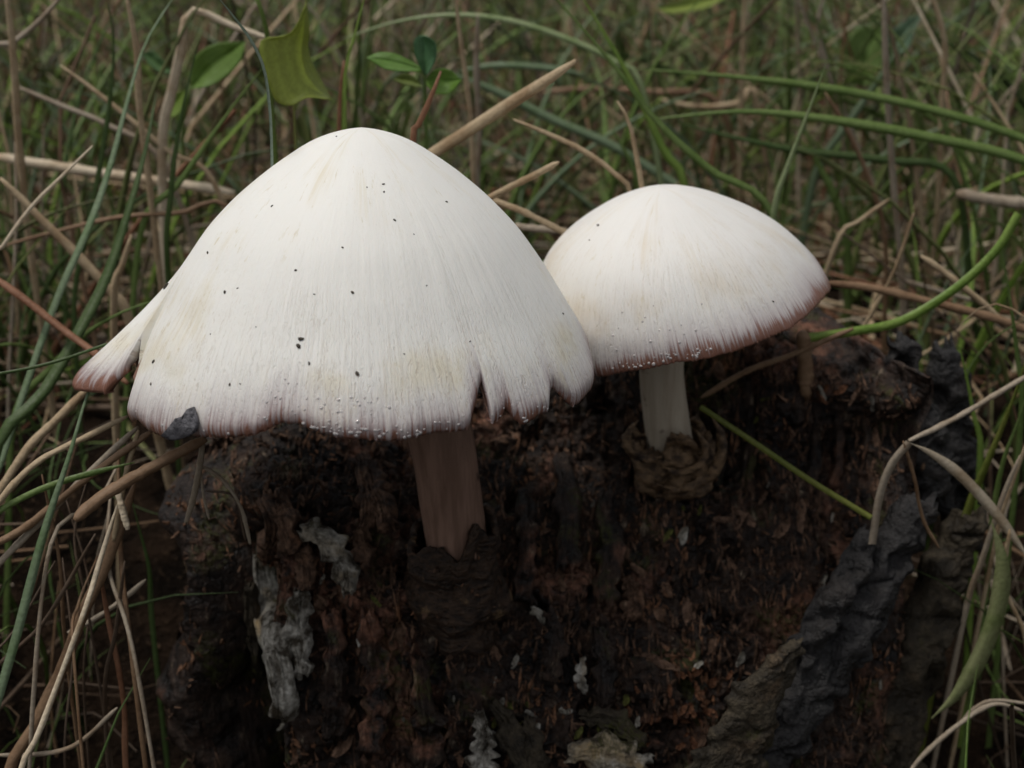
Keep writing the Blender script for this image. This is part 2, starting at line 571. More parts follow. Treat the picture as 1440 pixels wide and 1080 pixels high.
def slab(name, pts, halfw, thick, mat, parent, seed, off=(0, 0, 0), jag=.25, bumpy=.10, hint=(0, -1, .25), nu=46, nv=18, curve=0., fibre=0.):
    """rough-broken piece of bark or wood along a polyline; pts world metres, halfw metres"""
    C = resample(pts, nu)
    hw = np.interp(np.linspace(0, 1, nu), np.linspace(0, 1, len(halfw)), halfw)
    T, A, B = frames(C, np.asarray(hint, float))
    v = np.linspace(-1, 1, nv)
    top, bot = [], []
    for i in range(nu):
        n = vn(np.stack([np.full(nv, i * .22), v * 0 + np.sign(v) * 3.1, v * 0], -1), seed)
        wv = hw[i] * (1 + jag * n)
        base = C[i] + A[i] * (v * wv)[:, None] - B[i] * (curve * (v ** 2) * hw[i])[:, None]
        e = np.clip(1 - np.abs(v) ** 6, 0, 1)
        ee = min(1, min(i, nu - 1 - i) / 2.)
        p = np.stack([base[:, 0], base[:, 1], base[:, 2]], -1) * 100
        rough = fbm(p * 1.6, seed + 5, 4) * bumpy / 100 * 2.2 - np.clip(fbm(p * 1.1, seed + 9, 3) - .3, 0, 1) * thick * .8
        rough = rough - thick * .17 * np.clip(1 - np.abs(fbm(p * np.array([.8, .8, 1.7]), seed + 15, 2)) * 7, 0, 1) * (fibre == 0) + .00014 * fbm(p * 9, seed + 2, 2)
        if fibre:
            rough = rough * .5 + fibre * fbm(np.stack([v * 6.5, np.full(nv, i * .07), v * 0], -1), seed + 31, 3)
        top.append(base + B[i] * ((thick * .5 * e + rough * e) * (.25 + .75 * ee))[:, None])
        bot.append(base - B[i] * ((thick * .5) * e * ee + .0001)[:, None])
    top = np.array(top)
    bot = np.array(bot)
    # broken ends: each strand stops at its own length
    for arr in (top, bot):
        for end, sg in ((0, -1), (nu - 1, 1)):
            k = vn(np.stack([v * 4.5, np.full(nv, end * 1.7), v * 0], -1), seed + 3)
            arr[end] += T[end] * (sg * k * hw[end] * .9)[:, None]
    V = np.concatenate([top.reshape(-1, 3), bot.reshape(-1, 3)]) - SO * (parent is stump_root)
    f1 = grid_faces(nu, nv)
    f2 = grid_faces(nu, nv)[:, ::-1] + nu * nv
    f = [tuple(q) for q in f1] + [tuple(q) for q in f2]
    n0 = nu * nv
    for i in range(nu - 1):
        f.append((i * nv, (i + 1) * nv, n0 + (i + 1) * nv, n0 + i * nv))
        a = i * nv + nv - 1
        f.append((a + nv, a, n0 + a, n0 + a + nv))
    for j in range(nv - 1):
        f.append((j + 1, j, n0 + j, n0 + j + 1))
        a = (nu - 1) * nv + j
        f.append((a, a + 1, n0 + a + 1, n0 + a))
    return link(name, mesh(name, V, f), mat, parent)


PXM = .29 / FPX      # metres per photo pixel at the mushrooms

# the big bark slabs on the right flank
b = slab('bark_slab', [at(1300, 705, .024), at(1235, 815, .014), at(1165, 930, .003), at(1090, 1040, -.008), at(1040, 1130, -.016)],
         [.0045, .0085, .0100, .0105, .012], .010, M_BARK, stump_root, 101, hint=(.25, -1, .35), nu=150, nv=54, jag=.22, bumpy=.05, curve=.35)
b['label'] = 'long dark grey bark strip running down the stump flank'
b = slab('bark_slab', [at(1225, 745, .016), at(1185, 830, .008), at(1120, 925, -.002)], [.003, .0045, .004], .007, M_BARK, stump_root, 133,
         hint=(-.2, -1, .3), nu=60, nv=16, bumpy=.14)
b = slab('bark_slab', [at(1125, 905, -.008), at(1072, 975, -.014), at(1030, 1060, -.020), at(1010, 1130, -.024)], [.002, .0075, .0095, .011], .004, M_BARK2, stump_root, 107,
         hint=(.35, -1, .25), nu=110, nv=40, bumpy=.04)
b['label'] = 'thin greenish lichened bark plate'
b = slab('bark_slab', [at(1365, 720, .034), at(1318, 830, .028), at(1275, 960, .020), at(1235, 1120, .012)], [.004, .008, .0095, .011], .012, M_BARK2, stump_root, 111,
         hint=(.1, -1, .3), nu=120, nv=44, bumpy=.06)
b = slab('bark_slab', [at(1268, 478, .052), at(1275, 540, .050), at(1295, 620, .047), at(1315, 700, .044)], [.0035, .0055, .0065, .006], .007, M_BARK, stump_root, 113,
         hint=(.1, -1, .3), nu=90, nv=34, bumpy=.06, jag=.4)
b = slab('bark_slab', [at(1325, 488, .060), at(1335, 545, .058), at(1345, 640, .055), at(1350, 760, .050)], [.004, .0065, .0065, .006], .008, M_BARK, stump_root, 117,
         hint=(.2, -1, .3), nu=90, nv=34, bumpy=.06, jag=.4)
# brown rotten ribs of the back wall
for k, (px, py0, py1, wd) in enumerate([(1010, 560, 690, 16), (1050, 530, 690, 20), (1085, 545, 700, 14), (1140, 540, 700, 22), (1175, 535, 690, 18), (1215, 520, 720, 20), (1105, 600, 720, 14), (1248, 560, 730, 16)]):
    Y = .054 - .00004 * max(0, px - 1050)
    slab('wood_rib', [at(px, py0, Y + .004), at(px + 4, (py0 + py1) / 2, Y - .001), at(px - 3, py1, Y - .008)], [wd * PXM * .3, wd * PXM * .55, wd * PXM * .6], .006, M_WOOD, stump_root, 200 + k, nu=50, nv=20, jag=.4, fibre=.0006)
# pale weathered splinters on the near face
for k, (pl, Yo, hw, th, m) in enumerate([
        ([(372, 775), (380, 860), (392, 930), (398, 1010)], -.006, [.004, .0055, .0050, .0030], .005, M_PALEWOOD),
        ([(424, 828), (420, 880), (424, 950)], -.008, [.0022, .0044, .0024], .004, M_PALEWOOD),
        ([(352, 820), (358, 900), (366, 950)], -.004, [.0014, .0022, .001], .004, M_BARK2),
        ([(428, 738), (462, 762), (482, 795), (492, 835)], -.007, [.0028, .0036, .0034, .0018], .004, M_PALEWOOD),
        ([(398, 690), (402, 735), (412, 780)], -.003, [.0018, .0032, .0022], .005, M_FLAKE),
        ([(372, 700), (384, 740), (380, 790)], -.003, [.002, .0035, .002], .005, M_FLAKE),
        ([(425, 770), (432, 800), (428, 830)], -.005, [.002, .003, .0018], .005, M_FLAKE),
        ([(512, 640), (520, 700), (512, 760)], .000, [.0018, .0034, .0022], .005, M_FLAKE),
        ([(524, 655), (535, 700), (548, 745)], -.001, [.002, .003, .0022], .005, M_FLAKE),
        ([(505, 745), (512, 775), (518, 800)], -.006, [.0016, .0026, .0014], .004, M_FLAKE),
        ([(690, 985), (712, 1020), (742, 1090)], -.012, [.0014, .0036, .0040], .003, M_BARK2),
        ([(672, 1000), (680, 1040), (676, 1090)], -.013, [.0012, .003, .0035], .003, M_PALEWOOD),
        ([(740, 1010), (752, 1050), (760, 1100)], -.013, [.0014, .0028, .0030], .003, M_BARK2),
        ([(822, 1010), (862, 1012), (905, 1050)], -.012, [.002, .0034, .0022], .004, M_BARK2),
        ([(800, 1060), (845, 1055), (900, 1085)], -.015, [.002, .0062, .004], .005, M_PALEWOOD),
        ([(820, 925), (816, 950), (822, 975)], -.012, [.0007, .0014, .0008], .002, M_PALEWOOD),
        ([(880, 810), (890, 835), (886, 868)], -.004, [.0015, .003, .002], .004, M_FLAKE),
        ([(770, 860), (782, 905), (772, 960)], -.009, [.0018, .0028, .002], .004, M_WOOD),
        ([(840, 880), (852, 940), (846, 1000)], -.009, [.002, .003, .002], .004, M_WOOD),
        ([(465, 860), (472, 940), (468, 1040)], -.010, [.002, .0036, .003], .005, M_WOOD),
        ([(515, 860), (530, 950), (522, 1060)], -.012, [.002, .004, .003], .005, M_WOOD),
        ([(590, 930), (600, 1000), (596, 1090)], -.014, [.002, .004, .004], .005, M_WOOD),
        ([(735, 690), (742, 760), (738, 850)], .006, [.002, .003, .003], .005, M_WOOD),
        ([(790, 640), (800, 720), (796, 800)], .014, [.002, .0035, .003], .005, M_WOOD),
        ([(850, 700), (858, 770), (850, 850)], .012, [.002, .0035, .003], .005, M_WOOD)]):
    pts = []
    for (x, y) in pl:
        p, n = stump_at(x, min(y, 1075))
        q = at(x, y, p[1] - (.0038 if m is M_PALEWOOD else .0022))
        pts.append(q)
    slab('wood_splinter' if m is not M_WOOD else 'wood_rib', pts, hw, th, m, stump_root, 300 + k, nu=56, nv=26, jag=.45, bumpy=.08, fibre=.0006)
# ------------------------------------------------------------------ mushrooms
PB = [(0.0, 0.0), (0.044, 0.32), (0.133, 0.68), (0.254, 1.005), (0.402, 1.291), (0.574, 1.567), (0.769, 1.866), (0.984, 2.165), (1.218, 2.453), (1.471, 2.762), (1.741, 3.029), (2.028, 3.311), (2.331, 3.563), (2.649, 3.788), (2.983, 4.022), (3.331, 4.246), (3.693, 4.461), (4.069, 4.704), (4.459, 4.931), (4.862, 5.139), (5.277, 5.33), (5.706, 5.48), (6.4, 5.6)]
PS = [(0, 0), (.03, .34), (.09, .64), (.19, .97), (.34, 1.36), (.55, 1.78), (.8, 2.22), (1.1, 2.66), (1.4, 3.0), (1.7, 3.26), (2.1, 3.54), (2.5, 3.76), (2.9, 3.94), (3.8, 4.2)]
RIM_B = [(150, 580), (160, 585), (168, 587), (176, 594), (186, 592), (201, 607), (226, 619), (257, 615), (312, 618), (357, 614), (390, 598), (415, 598), (440, 609), (479, 619), (530, 622), (563, 623), (613, 612), (661, 608), (668, 590), (676, 556), (682, 538), (686, 556), (689, 585), (697, 598), (710, 590), (716, 577), (730, 593), (743, 600), (763, 587), (777, 580), (780, 551), (784, 547), (797, 560), (813, 573), (823, 567), (838, 549), (850, 520)]
RIM_S = [(740, 470), (760, 490), (800, 518), (847, 531), (862, 527), (877, 524), (911, 520), (954, 510), (978, 509), (1003, 503), (1039, 494), (1076, 478), (1113, 463), (1143, 439), (1163, 417), (1180, 395)]


def make_cap(name, apex, lean, tilt, prof, rim, side_h, shear, flap, mat, parent, seed, front_deg):
    """bell cap: surface of revolution, margin cut to its own ragged line, optional torn flap"""
    a = np.array([math.sin(R(lean)), math.sin(R(tilt)), 1.])
    a /= np.linalg.norm(a)
    ex = np.array([1., 0, 0]) - a * a[0]
    ex /= np.linalg.norm(ex)
    ey = np.cross(a, ex)
    prof = resample(prof, 160)
    hh = np.linspace(0, prof[-1, 0], 900)
    rr = np.interp(hh, prof[:, 0], prof[:, 1])
    k = np.exp(-np.linspace(-2, 2, 141) ** 2)
    k /= k.sum()
    rs = np.convolve(np.pad(rr, 70, mode='reflect', reflect_type='odd'), k, 'valid')
    bl = sstep(.35, 1.3, hh)
    rr = rr * (1 - bl) + rs * bl
    phi = np.r_[np.linspace(-R(front_deg), R(front_deg), 800, endpoint=False), np.linspace(R(front_deg), 2 * np.pi - R(front_deg), 220, endpoint=False)]
    ph = (phi + np.pi) % (2 * np.pi) - np.pi

    def place(p, h, r, extra=0.):
        # p azimuth from the near side (+ towards +x), h down the axis, r radius; centimetres
        lump = .035 * fbm(np.stack([np.cos(p) * 1.6, np.sin(p) * 1.6, h * .5], -1), seed, 3)
        wr = sstep(.6, 2.5, h) * .010 * fbm(np.stack([np.cos(p) * 18, np.sin(p) * 18, h * .35], -1), seed + 9, 3)
        r = r + lump * sstep(.2, 1.2, h) + wr + extra
        return apex + (((r * np.sin(p) + shear * h ** 1.5)[..., None] * ex - (r * np.cos(p))[..., None] * ey) - h[..., None] * a) / 100

    # margin height for each direction
    rim = np.array(rim, float)
    hm = np.linspace(prof[-1, 0] * .5, prof[-1, 0] * .999, 500)
    side = side_h + .12 * vn(np.stack([np.cos(ph) * 3, np.sin(ph) * 3, 0 * ph], -1), seed + 3)
    hr = side.copy()
    lim = R(front_deg) * .97
    for i, p in enumerate(ph):
        if abs(p) < lim:
            x, y, _ = proj(place(np.full(500, p), hm, np.interp(hm, hh, rr)))
            ty = np.interp(x, rim[:, 0], rim[:, 1])
            c = np.where(y >= ty)[0]
            hv = hm[c[0]] if len(c) else hm[-1]
            wt = sstep(1., .86, abs(p) / lim) if p > 0 or flap is None else 1.
            hr[i] = hv * wt + side[i] * (1 - wt)
    hr += .018 * vn(np.stack([np.cos(ph) * 90, np.sin(ph) * 90, 0 * ph], -1), seed + 13)
    if flap:
        dg = np.degrees(ph)
        inf = (ph < flap[0]) & (ph > flap[1])
        hr = np.where(inf, np.interp(dg, [-150, -125, -105, -95, -84, -76, -71], [5.2, 5.3, 5.35, 5.55, 5.85, 5.75, 5.2]) + .05 * vn(np.stack([ph * 9, 0 * ph, 0 * ph], -1), 3), hr)
    NR = 104
    f = np.linspace(0, 1, NR) ** 1.35
    f[1:] = f[1:]
    H = f[:, None] * hr[None]
    PH = np.repeat(ph[None], NR, 0)
    RR = np.interp(H, hh, rr)
    edge = (hr[None] - H) * 1.12
    curl = (-.13 if flap else -.05) * np.clip(1 - edge / .38, 0, 1) ** 2      # margin turned slightly inward
    flapw = np.zeros_like(ph)
    extra = curl
    if flap:
        p0, p1, amp, h0 = flap
        deg = np.degrees(ph)
        flapw = np.interp(deg, [-150, -125, -105, -90, -80, -71], [0, .3, .8, 1, .62, .12]) * ((ph < p0) & (ph > p1))
        fl = np.clip((H - h0) / (5.5 - h0), 0, 1.4)
        extra = curl + amp * flapw[None] * fl ** 1.7
        # the flap is puckered: two folds run down it
        extra = extra + .17 * np.minimum(flapw[None] * 2, 1) * fl * np.sin((ph[None] - p1) * 24)
        wneigh = (ph >= p0) * sstep(p0 + .22, p0, ph)
        extra = extra - .22 * wneigh[None] * np.clip(fl, 0, 1)
    P = place(PH, H, RR, extra)
    edge_a = edge - (.3 * flapw[None] * sstep(.45, 1., fl) if flap else 0)
    P[0] = apex
    if flap:
        pass
    V = P.reshape(-1, 3)
    n, m = H.shape
    F = grid_faces(n, m, True)[:, ::-1]
    if flap:
        ring = F[:, 0] * 0
        keep = np.ones(len(F), bool)
        jt = np.where((ph[:-1] < p0) & (ph[1:] >= p0))[0]
        for j in jt:
            sel = ((F % m) == j).any(1) & ((F % m) == j + 1).any(1)
            keep &= ~(sel & (H.reshape(-1)[F].mean(1) > 4.7))
        F = F[keep]
    loc = np.array(parent.location)
    me = quadmesh(name, V - loc, F)
    fattr(me, 'fib', np.stack([np.cos(PH), np.sin(PH), H], -1).reshape(-1, 3), 'FLOAT_VECTOR')
    fattr(me, 'edge', edge_a.reshape(-1))
    me.materials.append(mat)
    me.materials.append(M_GILL)
    o = link(name, me, None, parent)
    so = o.modifiers.new('flesh', 'SOLIDIFY')
    so.thickness = .0022
    so.offset = -1
    so.material_offset = 1
    so.material_offset_rim = 0
    so.use_even_offset = False
    # gills: thin upright plates under the cap, from near the stem to near the margin
    gv, gf = [], []
    ng = 190
    rim_i = np.interp
    for k_ in range(ng):
        p = -np.pi + 2 * np.pi * k_ / ng
        hrk = np.interp(p, np.sort(ph), hr[np.argsort(ph)], period=2 * np.pi)
        rs_ = np.linspace(.16, 1, 9)
        hk = np.interp(rs_ * (np.interp(hrk, hh, rr) - .34), rr, hh)
        rk = rs_ * (np.interp(hrk, hh, rr) - .34)
        hk = np.minimum(hk + .2, hrk - .1)
        dep = np.interp(rs_, [.16, .5, 1], [.75, .7, .12])
        lo = np.minimum(hk + dep, hrk - .04)
        b0 = len(gv)
        pp = np.full(9, p)
        top = place(pp, hk, rk - .03)
        bot = place(pp + .002, np.maximum(lo, hk + .01), rk - .05)
        for q in range(9):
            gv += [top[q] - loc, bot[q] - loc]
        for q in range(8):
            gf.append((b0 + 2 * q, b0 + 2 * q + 2, b0 + 2 * q + 3, b0 + 2 * q + 1))
    link('gills', mesh('gills', gv, gf, False), M_GILL, parent)
    # outward normals for things resting on the cap
    du = np.gradient(P, axis=1)
    dv = np.gradient(P, axis=0)
    N = np.cross(du, dv)
    N /= np.linalg.norm(N, axis=-1, keepdims=True) + 1e-12
    if (N[40] * (P[40] - apex)).sum() < 0:
        N = -N
    return o, P.reshape(-1, 3), N.reshape(-1, 3), edge.reshape(-1)


def lathe_stem(name, pts, rad, mat, parent, seed):
    C = resample(pts, 60)
    r = np.interp(np.linspace(0, 1, 60), np.linspace(0, 1, len(rad)), rad)
    T, A, B = frames(C, np.array([0, -1., 0]))
    a = np.linspace(0, 2 * np.pi, 72, endpoint=False)
    i = np.arange(60)[:, None] + 0 * a
    q = np.stack([np.cos(a) * 5 + 0 * i, np.sin(a) * 5 + 0 * i, i * .04], -1)
    rr = r[:, None] * (1 + .035 * fbm(q, seed, 3) + .05 * fbm(np.stack([np.cos(a) + 0 * i, np.sin(a) + 0 * i, i * .06], -1), seed + 4, 2))
    V = C[:, None] + rr[..., None] * (np.cos(a)[None, :, None] * A[:, None] + np.sin(a)[None, :, None] * B[:, None])
    f = [tuple(x) for x in grid_faces(60, 72, True)] + [tuple(range(72))[::-1], tuple(59 * 72 + k for k in range(72))]
    return link(name, mesh(name, V.reshape(-1, 3) - np.array(parent.location), f), mat, parent)


def sac(name, base, top, prof, mat, parent, seed, ragged, folds, gap=None, thick=.0016):
    """ragged cup (volva) along base->top; prof (t, radius m)"""
    base, top = np.array(base), np.array(top)
    ax = top - base
    L = np.linalg.norm(ax)
    ax /= L
    A = np.cross(ax, [0, 1., 0])
    A /= np.linalg.norm(A)
    B = np.cross(ax, A)
    prof = np.array(prof)
    nt2, na = 44, 110
    t_ = np.linspace(0, 1, nt2)
    a = np.linspace(0, 2 * np.pi, na, endpoint=False)
    TT, AA = np.meshgrid(t_, a, indexing='ij')
    lim = 1 - ragged * (.5 + .5 * fbm(np.stack([np.cos(a) * 1.7, np.sin(a) * 1.7, 0 * a], -1), seed, 4))
    tt = TT * lim[None]
    rr = np.interp(tt, prof[:, 0], prof[:, 1])
    q = np.stack([np.cos(AA) * 1.6, np.sin(AA) * 1.6, tt * folds], -1)
    rr = rr * (1 + .20 * fbm(q, seed + 3, 4) + .13 * np.sin(tt * folds * 6 + 4 * vn(q * .9, seed + 8)))
    V = base + ax * (tt * L)[..., None] + rr[..., None] * (np.cos(AA)[..., None] * A + np.sin(AA)[..., None] * B)
    F = grid_faces(nt2, na, True)
    if gap:
        am = a[F % na].mean(1)
        F = F[~((am > gap[0]) & (am < gap[1]))]
    o = link(name, mesh(name, V.reshape(-1, 3) - np.array(parent.location), F), mat, parent)
    so = o.modifiers.new('wall', 'SOLIDIFY')
    so.thickness = thick
    so.offset = 0
    return o


# large mushroom
base_b = at(648, 860, .004)
big = empty('mushroom', base_b)
tag(big, 'large white bell-shaped mushroom with torn margin and thick tan stem', 'mushroom')
cap_b, CPB, CNB, CEB = make_cap('cap', at(508, 179, .004), .5, 6, PB, RIM_B, 5.15, 0., (R(-71), R(-150), 1.12, 3.0), M_CAP, big, 5, 90)
cap_b['label'] = 'white silky cap with split brownish wet margin'
lathe_stem('stem', [at(545, 330, .003), at(585, 480, .002), at(619, 620, .001), at(632, 700, .002), at(645, 790, .003), at(650, 850, .004)],
           [.0075, .0080, .0080, .0077, .0078, .0085], M_STEM, big, 17)
sac('volva', at(650, 908, .006), at(638, 712, .002), [(0, .004), (.12, .0088), (.35, .0110), (.65, .0106), (.85, .0092), (1, .0086)], M_VOLVA, big, 23, .22, 3.)
vo = [c for c in big.children if c.name.startswith('volva')][0]
vp = np.array([v.co for v in vo.data.vertices]) + np.array(big.location)
vc = vp.mean(0)
# small mushroom
base_s = at(944, 655, .042)
small = empty('mushroom', base_s)
tag(small, 'smaller cream-white domed mushroom with slender pale stem, tucked behind the large one', 'mushroom')
cap_s, CPS, CNS, CES = make_cap('cap', at(928, 263, .042), -6, 0, PS, RIM_S, 2.55, .075, None, M_CAP2, small, 61, 88)
lathe_stem('stem', [at(944, 380, .043), at(936, 450, .042), at(931, 520, .041), at(938, 590, .041), at(944, 640, .041), at(948, 670, .042)],
           [.0055, .0056, .0057, .0060, .0062, .0068], M_STEM2, small, 37)
sac('volva', at(952, 690, .040), at(940, 578, .040), [(0, .005), (.12, .0088), (.35, .0102), (.65, .0094), (1, .0078)], M_VOLVA2, small, 29, .6, 2.6)

for k, (pl, Ys, wd) in enumerate([
        ([(1000, 585), (1016, 615), (1012, 648), (990, 674), (958, 688), (925, 682)], [.037, .034, .031, .030, .029, .030], 17),
        ([(978, 605), (992, 628), (984, 652), (958, 664), (930, 656)], [.034, .031, .029, .028, .029], 13),
        ([(898, 592), (882, 612), (884, 634), (906, 645), (930, 642)], [.036, .034, .032, .030, .029], 15)]):
    P_ = np.array([at(x, y, yy) for (x, y), yy in zip(pl, Ys)])
    C_ = resample(P_, 40)
    C_ = C_ + .0004 * np.stack([fbm(C_ * 300 + q * 9, 5 + k, 2) for q in range(3)], -1)
    u_ = np.linspace(0, 1, 40)
    V_, F_ = tube(C_, wd * .5 * .30 / FPX * np.clip(np.sin(np.pi * np.clip(u_, .03, .97)) * 1.4, .2, 1), 10, hint=(.3, -.8, .3), rough=.35, seed=70 + k)
    link('volva_fold', mesh('volva_fold', V_ - np.array(small.location), F_), M_VOLVA2, small)

# wet beads along both margins
def droplets(P, N, E, parent, root, n, boxes, seed):
    rng = np.random.default_rng(seed)
    x, y, _ = proj(P)
    vs, fs = [], []
    ico_v = []
    for i in range(5):
        for j in range(8):
            th = i / 4 * np.pi
            ico_v.append((math.sin(th) * math.cos(j * np.pi / 4), math.sin(th) * math.sin(j * np.pi / 4), math.cos(th)))
    ico_v = np.array(ico_v)
    gf = grid_faces(5, 8, True)
    facing = ((CAM - P) * N).sum(1) > 0
    for (x0, y0, x1, y1, cnt, emax) in boxes:
        c = np.where((x > x0) & (x < x1) & (y > y0) & (y < y1) & (E < emax) & (E > .07) & facing)[0]
        if not len(c):
            continue
        for k in rng.choice(c, cnt):
            r = rng.uniform(.00014, .00034) * (1.25 if E[k] < .12 else 1)
            fs += [tuple(q + len(vs) * 0 + sum(1 for _ in ()) + 40 * (len(vs))) for q in gf]
            vs.append(P[k] + N[k] * r * .1 + (ico_v - .55 * (ico_v @ N[k])[:, None] * N[k]) * r * rng.uniform(.8, 1.25, 3))
    V = np.concatenate(vs) - np.array(root.location)
    o = link('water_droplets', mesh('water_droplets', V, fs), M_WATER, parent)
    o['kind'] = 'stuff'


droplets(CPB, CNB, CEB, cap_b, big, 0, [(370, 530, 560, 625, 46, .9), (440, 560, 650, 625, 46, .28), (690, 570, 840, 605, 14, .3), (180, 560, 330, 620, 10, .4)], 3)
droplets(CPS, CNS, CES, cap_s, small, 0, [(860, 420, 990, 520, 26, 1.6), (865, 480, 1000, 525, 34, .3)], 4)


def on_cap(P, N, px, py):
    x, y, d = proj(P)
    f = ((CAM - P) * N).sum(1) > 0
    d2 = (x - px) ** 2 + (y - py) ** 2 + np.where(f, 0, 1e6)
    k = int(np.argmin(d2))
    return P[k], N[k]


def align(n, spin):
    z = Vector(n).normalized()
    return (z.to_track_quat('Z', 'Y').to_matrix() @ Matrix.Rotation(spin, 3, 'Z')).to_4x4()


def speck_mesh(seed):
    V = []
    for i in range(6):
        for j in range(9):
            th = i / 5 * np.pi
            V.append((math.sin(th) * math.cos(j * 2 * np.pi / 9), .62 * math.sin(th) * math.sin(j * 2 * np.pi / 9), .4 * math.cos(th)))
    V = np.array(V)
    V *= (1 + .45 * vn(V * 1.7 + seed * 3.1, seed))[:, None]
    return mesh('soil_speck', V, grid_faces(6, 9, True), False)


SPM = [speck_mesh(k) for k in range(4)]


def speck(P, N, px, py, r, label, group, k):
    p, n = on_cap(P, N, px, py)
    r *= .8
    o = link('soil_speck', SPM[k % 4], M_SPECK)
    o.matrix_world = Matrix.Translation(Vector(p + n * r * PXM * .15)) @ align(n, px * 1.3) @ Matrix.Scale(r * PXM, 4)
    tag(o, label, 'speck', group)


for k, (x, y, r) in enumerate([(539, 258, 2.6), (540, 269, 2.2), (555, 310, 2.6), (628, 285, 2.4), (483, 347, 2.2), (416, 380, 2.4), (442, 414, 1.6), (473, 193, 2), (383, 291, 2.6),
                               (495, 410, 3), (292, 356, 3), (316, 413, 3.4), (434, 512, 3), (216, 509, 4), (212, 540, 2.6), (323, 539, 2.6), (334, 407, 1.8),
                               (792, 441, 2.4), (516, 264, 1.6), (582, 330, 1.4), (338, 540, 1.6), (600, 400, 1.4), (660, 480, 1.6), (360, 460, 1.3), (296, 470, 1.4), (570, 500, 1.5)]):
    speck(CPB, CNB, x, y, r, 'tiny dark soil speck stuck to the large white cap', 'soil specks on the large cap', k)
speck(CPB, CNB, 423, 476, 5, 'greenish crumb, upper of the close pair low on the large cap', None, 0)
speck(CPB, CNB, 420, 486, 4.6, 'dark crumb, lower of the close pair low on the large cap', None, 1)
speck(CPB, CNB, 233, 404, 6.5, 'dark oval seed stuck above the torn flap of the large cap', None, 2)
speck(CPB, CNB, 502, 528, 4.4, 'brown crumb in a yellowish stain above the large cap margin', None, 3)
for k, (x, y, r) in enumerate([(841, 318, 4), (1087, 423, 2.4), (829, 338, 1.8)]):
    speck(CPS, CNS, x, y, r, 'tiny dark soil speck stuck to the smaller cream cap', 'soil specks on the smaller cap', k)

# dark bark flake lying on the margin of the large cap
fl_out = [(231, 609), (243, 614), (256, 614), (271, 610), (281, 604), (284, 595), (281, 583), (277, 573), (268, 579), (262, 586), (252, 589), (248, 597), (239, 602)]
ring = np.array([on_cap(CPB, CNB, x, y)[0] + on_cap(CPB, CNB, x, y)[1] * .0006 for x, y in fl_out])
cen = ring.mean(0) + on_cap(CPB, CNB, 262, 597)[1] * .0006
V, F = [], []
nr = 6
for i in range(nr):
    s_ = (i + 1) / nr
    q = cen + (ring - cen) * s_
    V += list(q + (fbm(q * 900, 3, 3) * .0002)[:, None] * np.array([0, -1, .3]))
m_ = len(fl_out)
F = [tuple(x) for x in grid_faces(nr, m_, True)] + [tuple(range(m_))[::-1]]
fo = link('bark_flake', mesh('bark_flake', np.array(V) - cen, F), M_FLAKEBARK)
fo.location = cen
so = fo.modifiers.new('thick', 'SOLIDIFY')
so.thickness = .0006
tag(fo, 'dark grey bark flake stuck on the margin of the large white cap', 'bark flake')


# ------------------------------------------------------------------ crumbs and flakes on the stump
def flake_mesh(seed, L=1., W=.5):
    n, m = 7, 5
    u, v = np.meshgrid(np.linspace(-1, 1, n), np.linspace(-1, 1, m), indexing='ij')
    q = np.stack([u * 1.4, v * 1.4, 0 * u], -1)
    k = 1 + .5 * vn(q, seed)
    X = u * L * k * .5
    Y = v * W * (1 - .55 * u ** 2) * k * .5
    Z = .16 * fbm(q * 1.2, seed + 4, 3) + .12 * (1 - v * v)
    top = np.stack([X, Y, Z], -1).reshape(-1, 3)
    bot = np.stack([X * .9, Y * .9, Z - .14], -1).reshape(-1, 3)
    f = [tuple(a) for a in grid_faces(n, m)[:, ::-1]] + [tuple(a + n * m) for a in grid_faces(n, m)]
    bd = [i * m for i in range(n)] + [(n - 1) * m + j for j in range(1, m)] + [i * m + m - 1 for i in range(n - 2, -1, -1)] + [j for j in range(m - 2, 0, -1)]
    for a, b in zip(bd, bd[1:] + bd[:1]):
        f.append((a, b, b + n * m, a + n * m))
    return np.concatenate([top, bot]), f


FL = [flake_mesh(k, 1., .35 + .1 * (k % 4)) for k in range(8)]
FLM = [mesh('wood_flake', v, f) for v, f in FL]
FLM_P = [mesh('wood_flake', v, f) for v, f in FL]
for me in FLM: me.materials.append(M_CHIP)
for me in FLM_P: me.materials.append(M_PALECHIP)
rows_ok = np.where((SNODE > .9) & (SNODE < 8.8))[0]
inv = Matrix.Translation(-Vector(SO))
for k in range(170):
    i = int(RNG.integers(18, nx - 18))
    j = int(RNG.choice(rows_ok))
    p, n = SP[i, j] / 100, SN[i, j]
    x, y, _ = proj(p)
    if not (200 < x < 1330 and 520 < y < 1100):
        continue
    s_ = RNG.uniform(.0018, .0058)
    up_ = np.array([RNG.normal(0, .5), RNG.normal(0, .4) - .2, 1])
    zz = Vector(n + RNG.normal(0, .35, 3)).normalized()
    xx = Vector(up_)
    xx = (xx - zz * xx.dot(zz)).normalized()
    yy = zz.cross(xx)
    Mx = Matrix((xx, yy, zz)).transposed().to_4x4()
    pal = RNG.random() < .13
    o = link('wood_flake', (FLM_P if pal else FLM)[k % 8], None, stump_root)
    o.matrix_local = Matrix.Translation(Vector(p + n * .0004 - SO)) @ Mx @ Matrix.Diagonal((s_ * 1.5, s_, s_ * .8, 1))


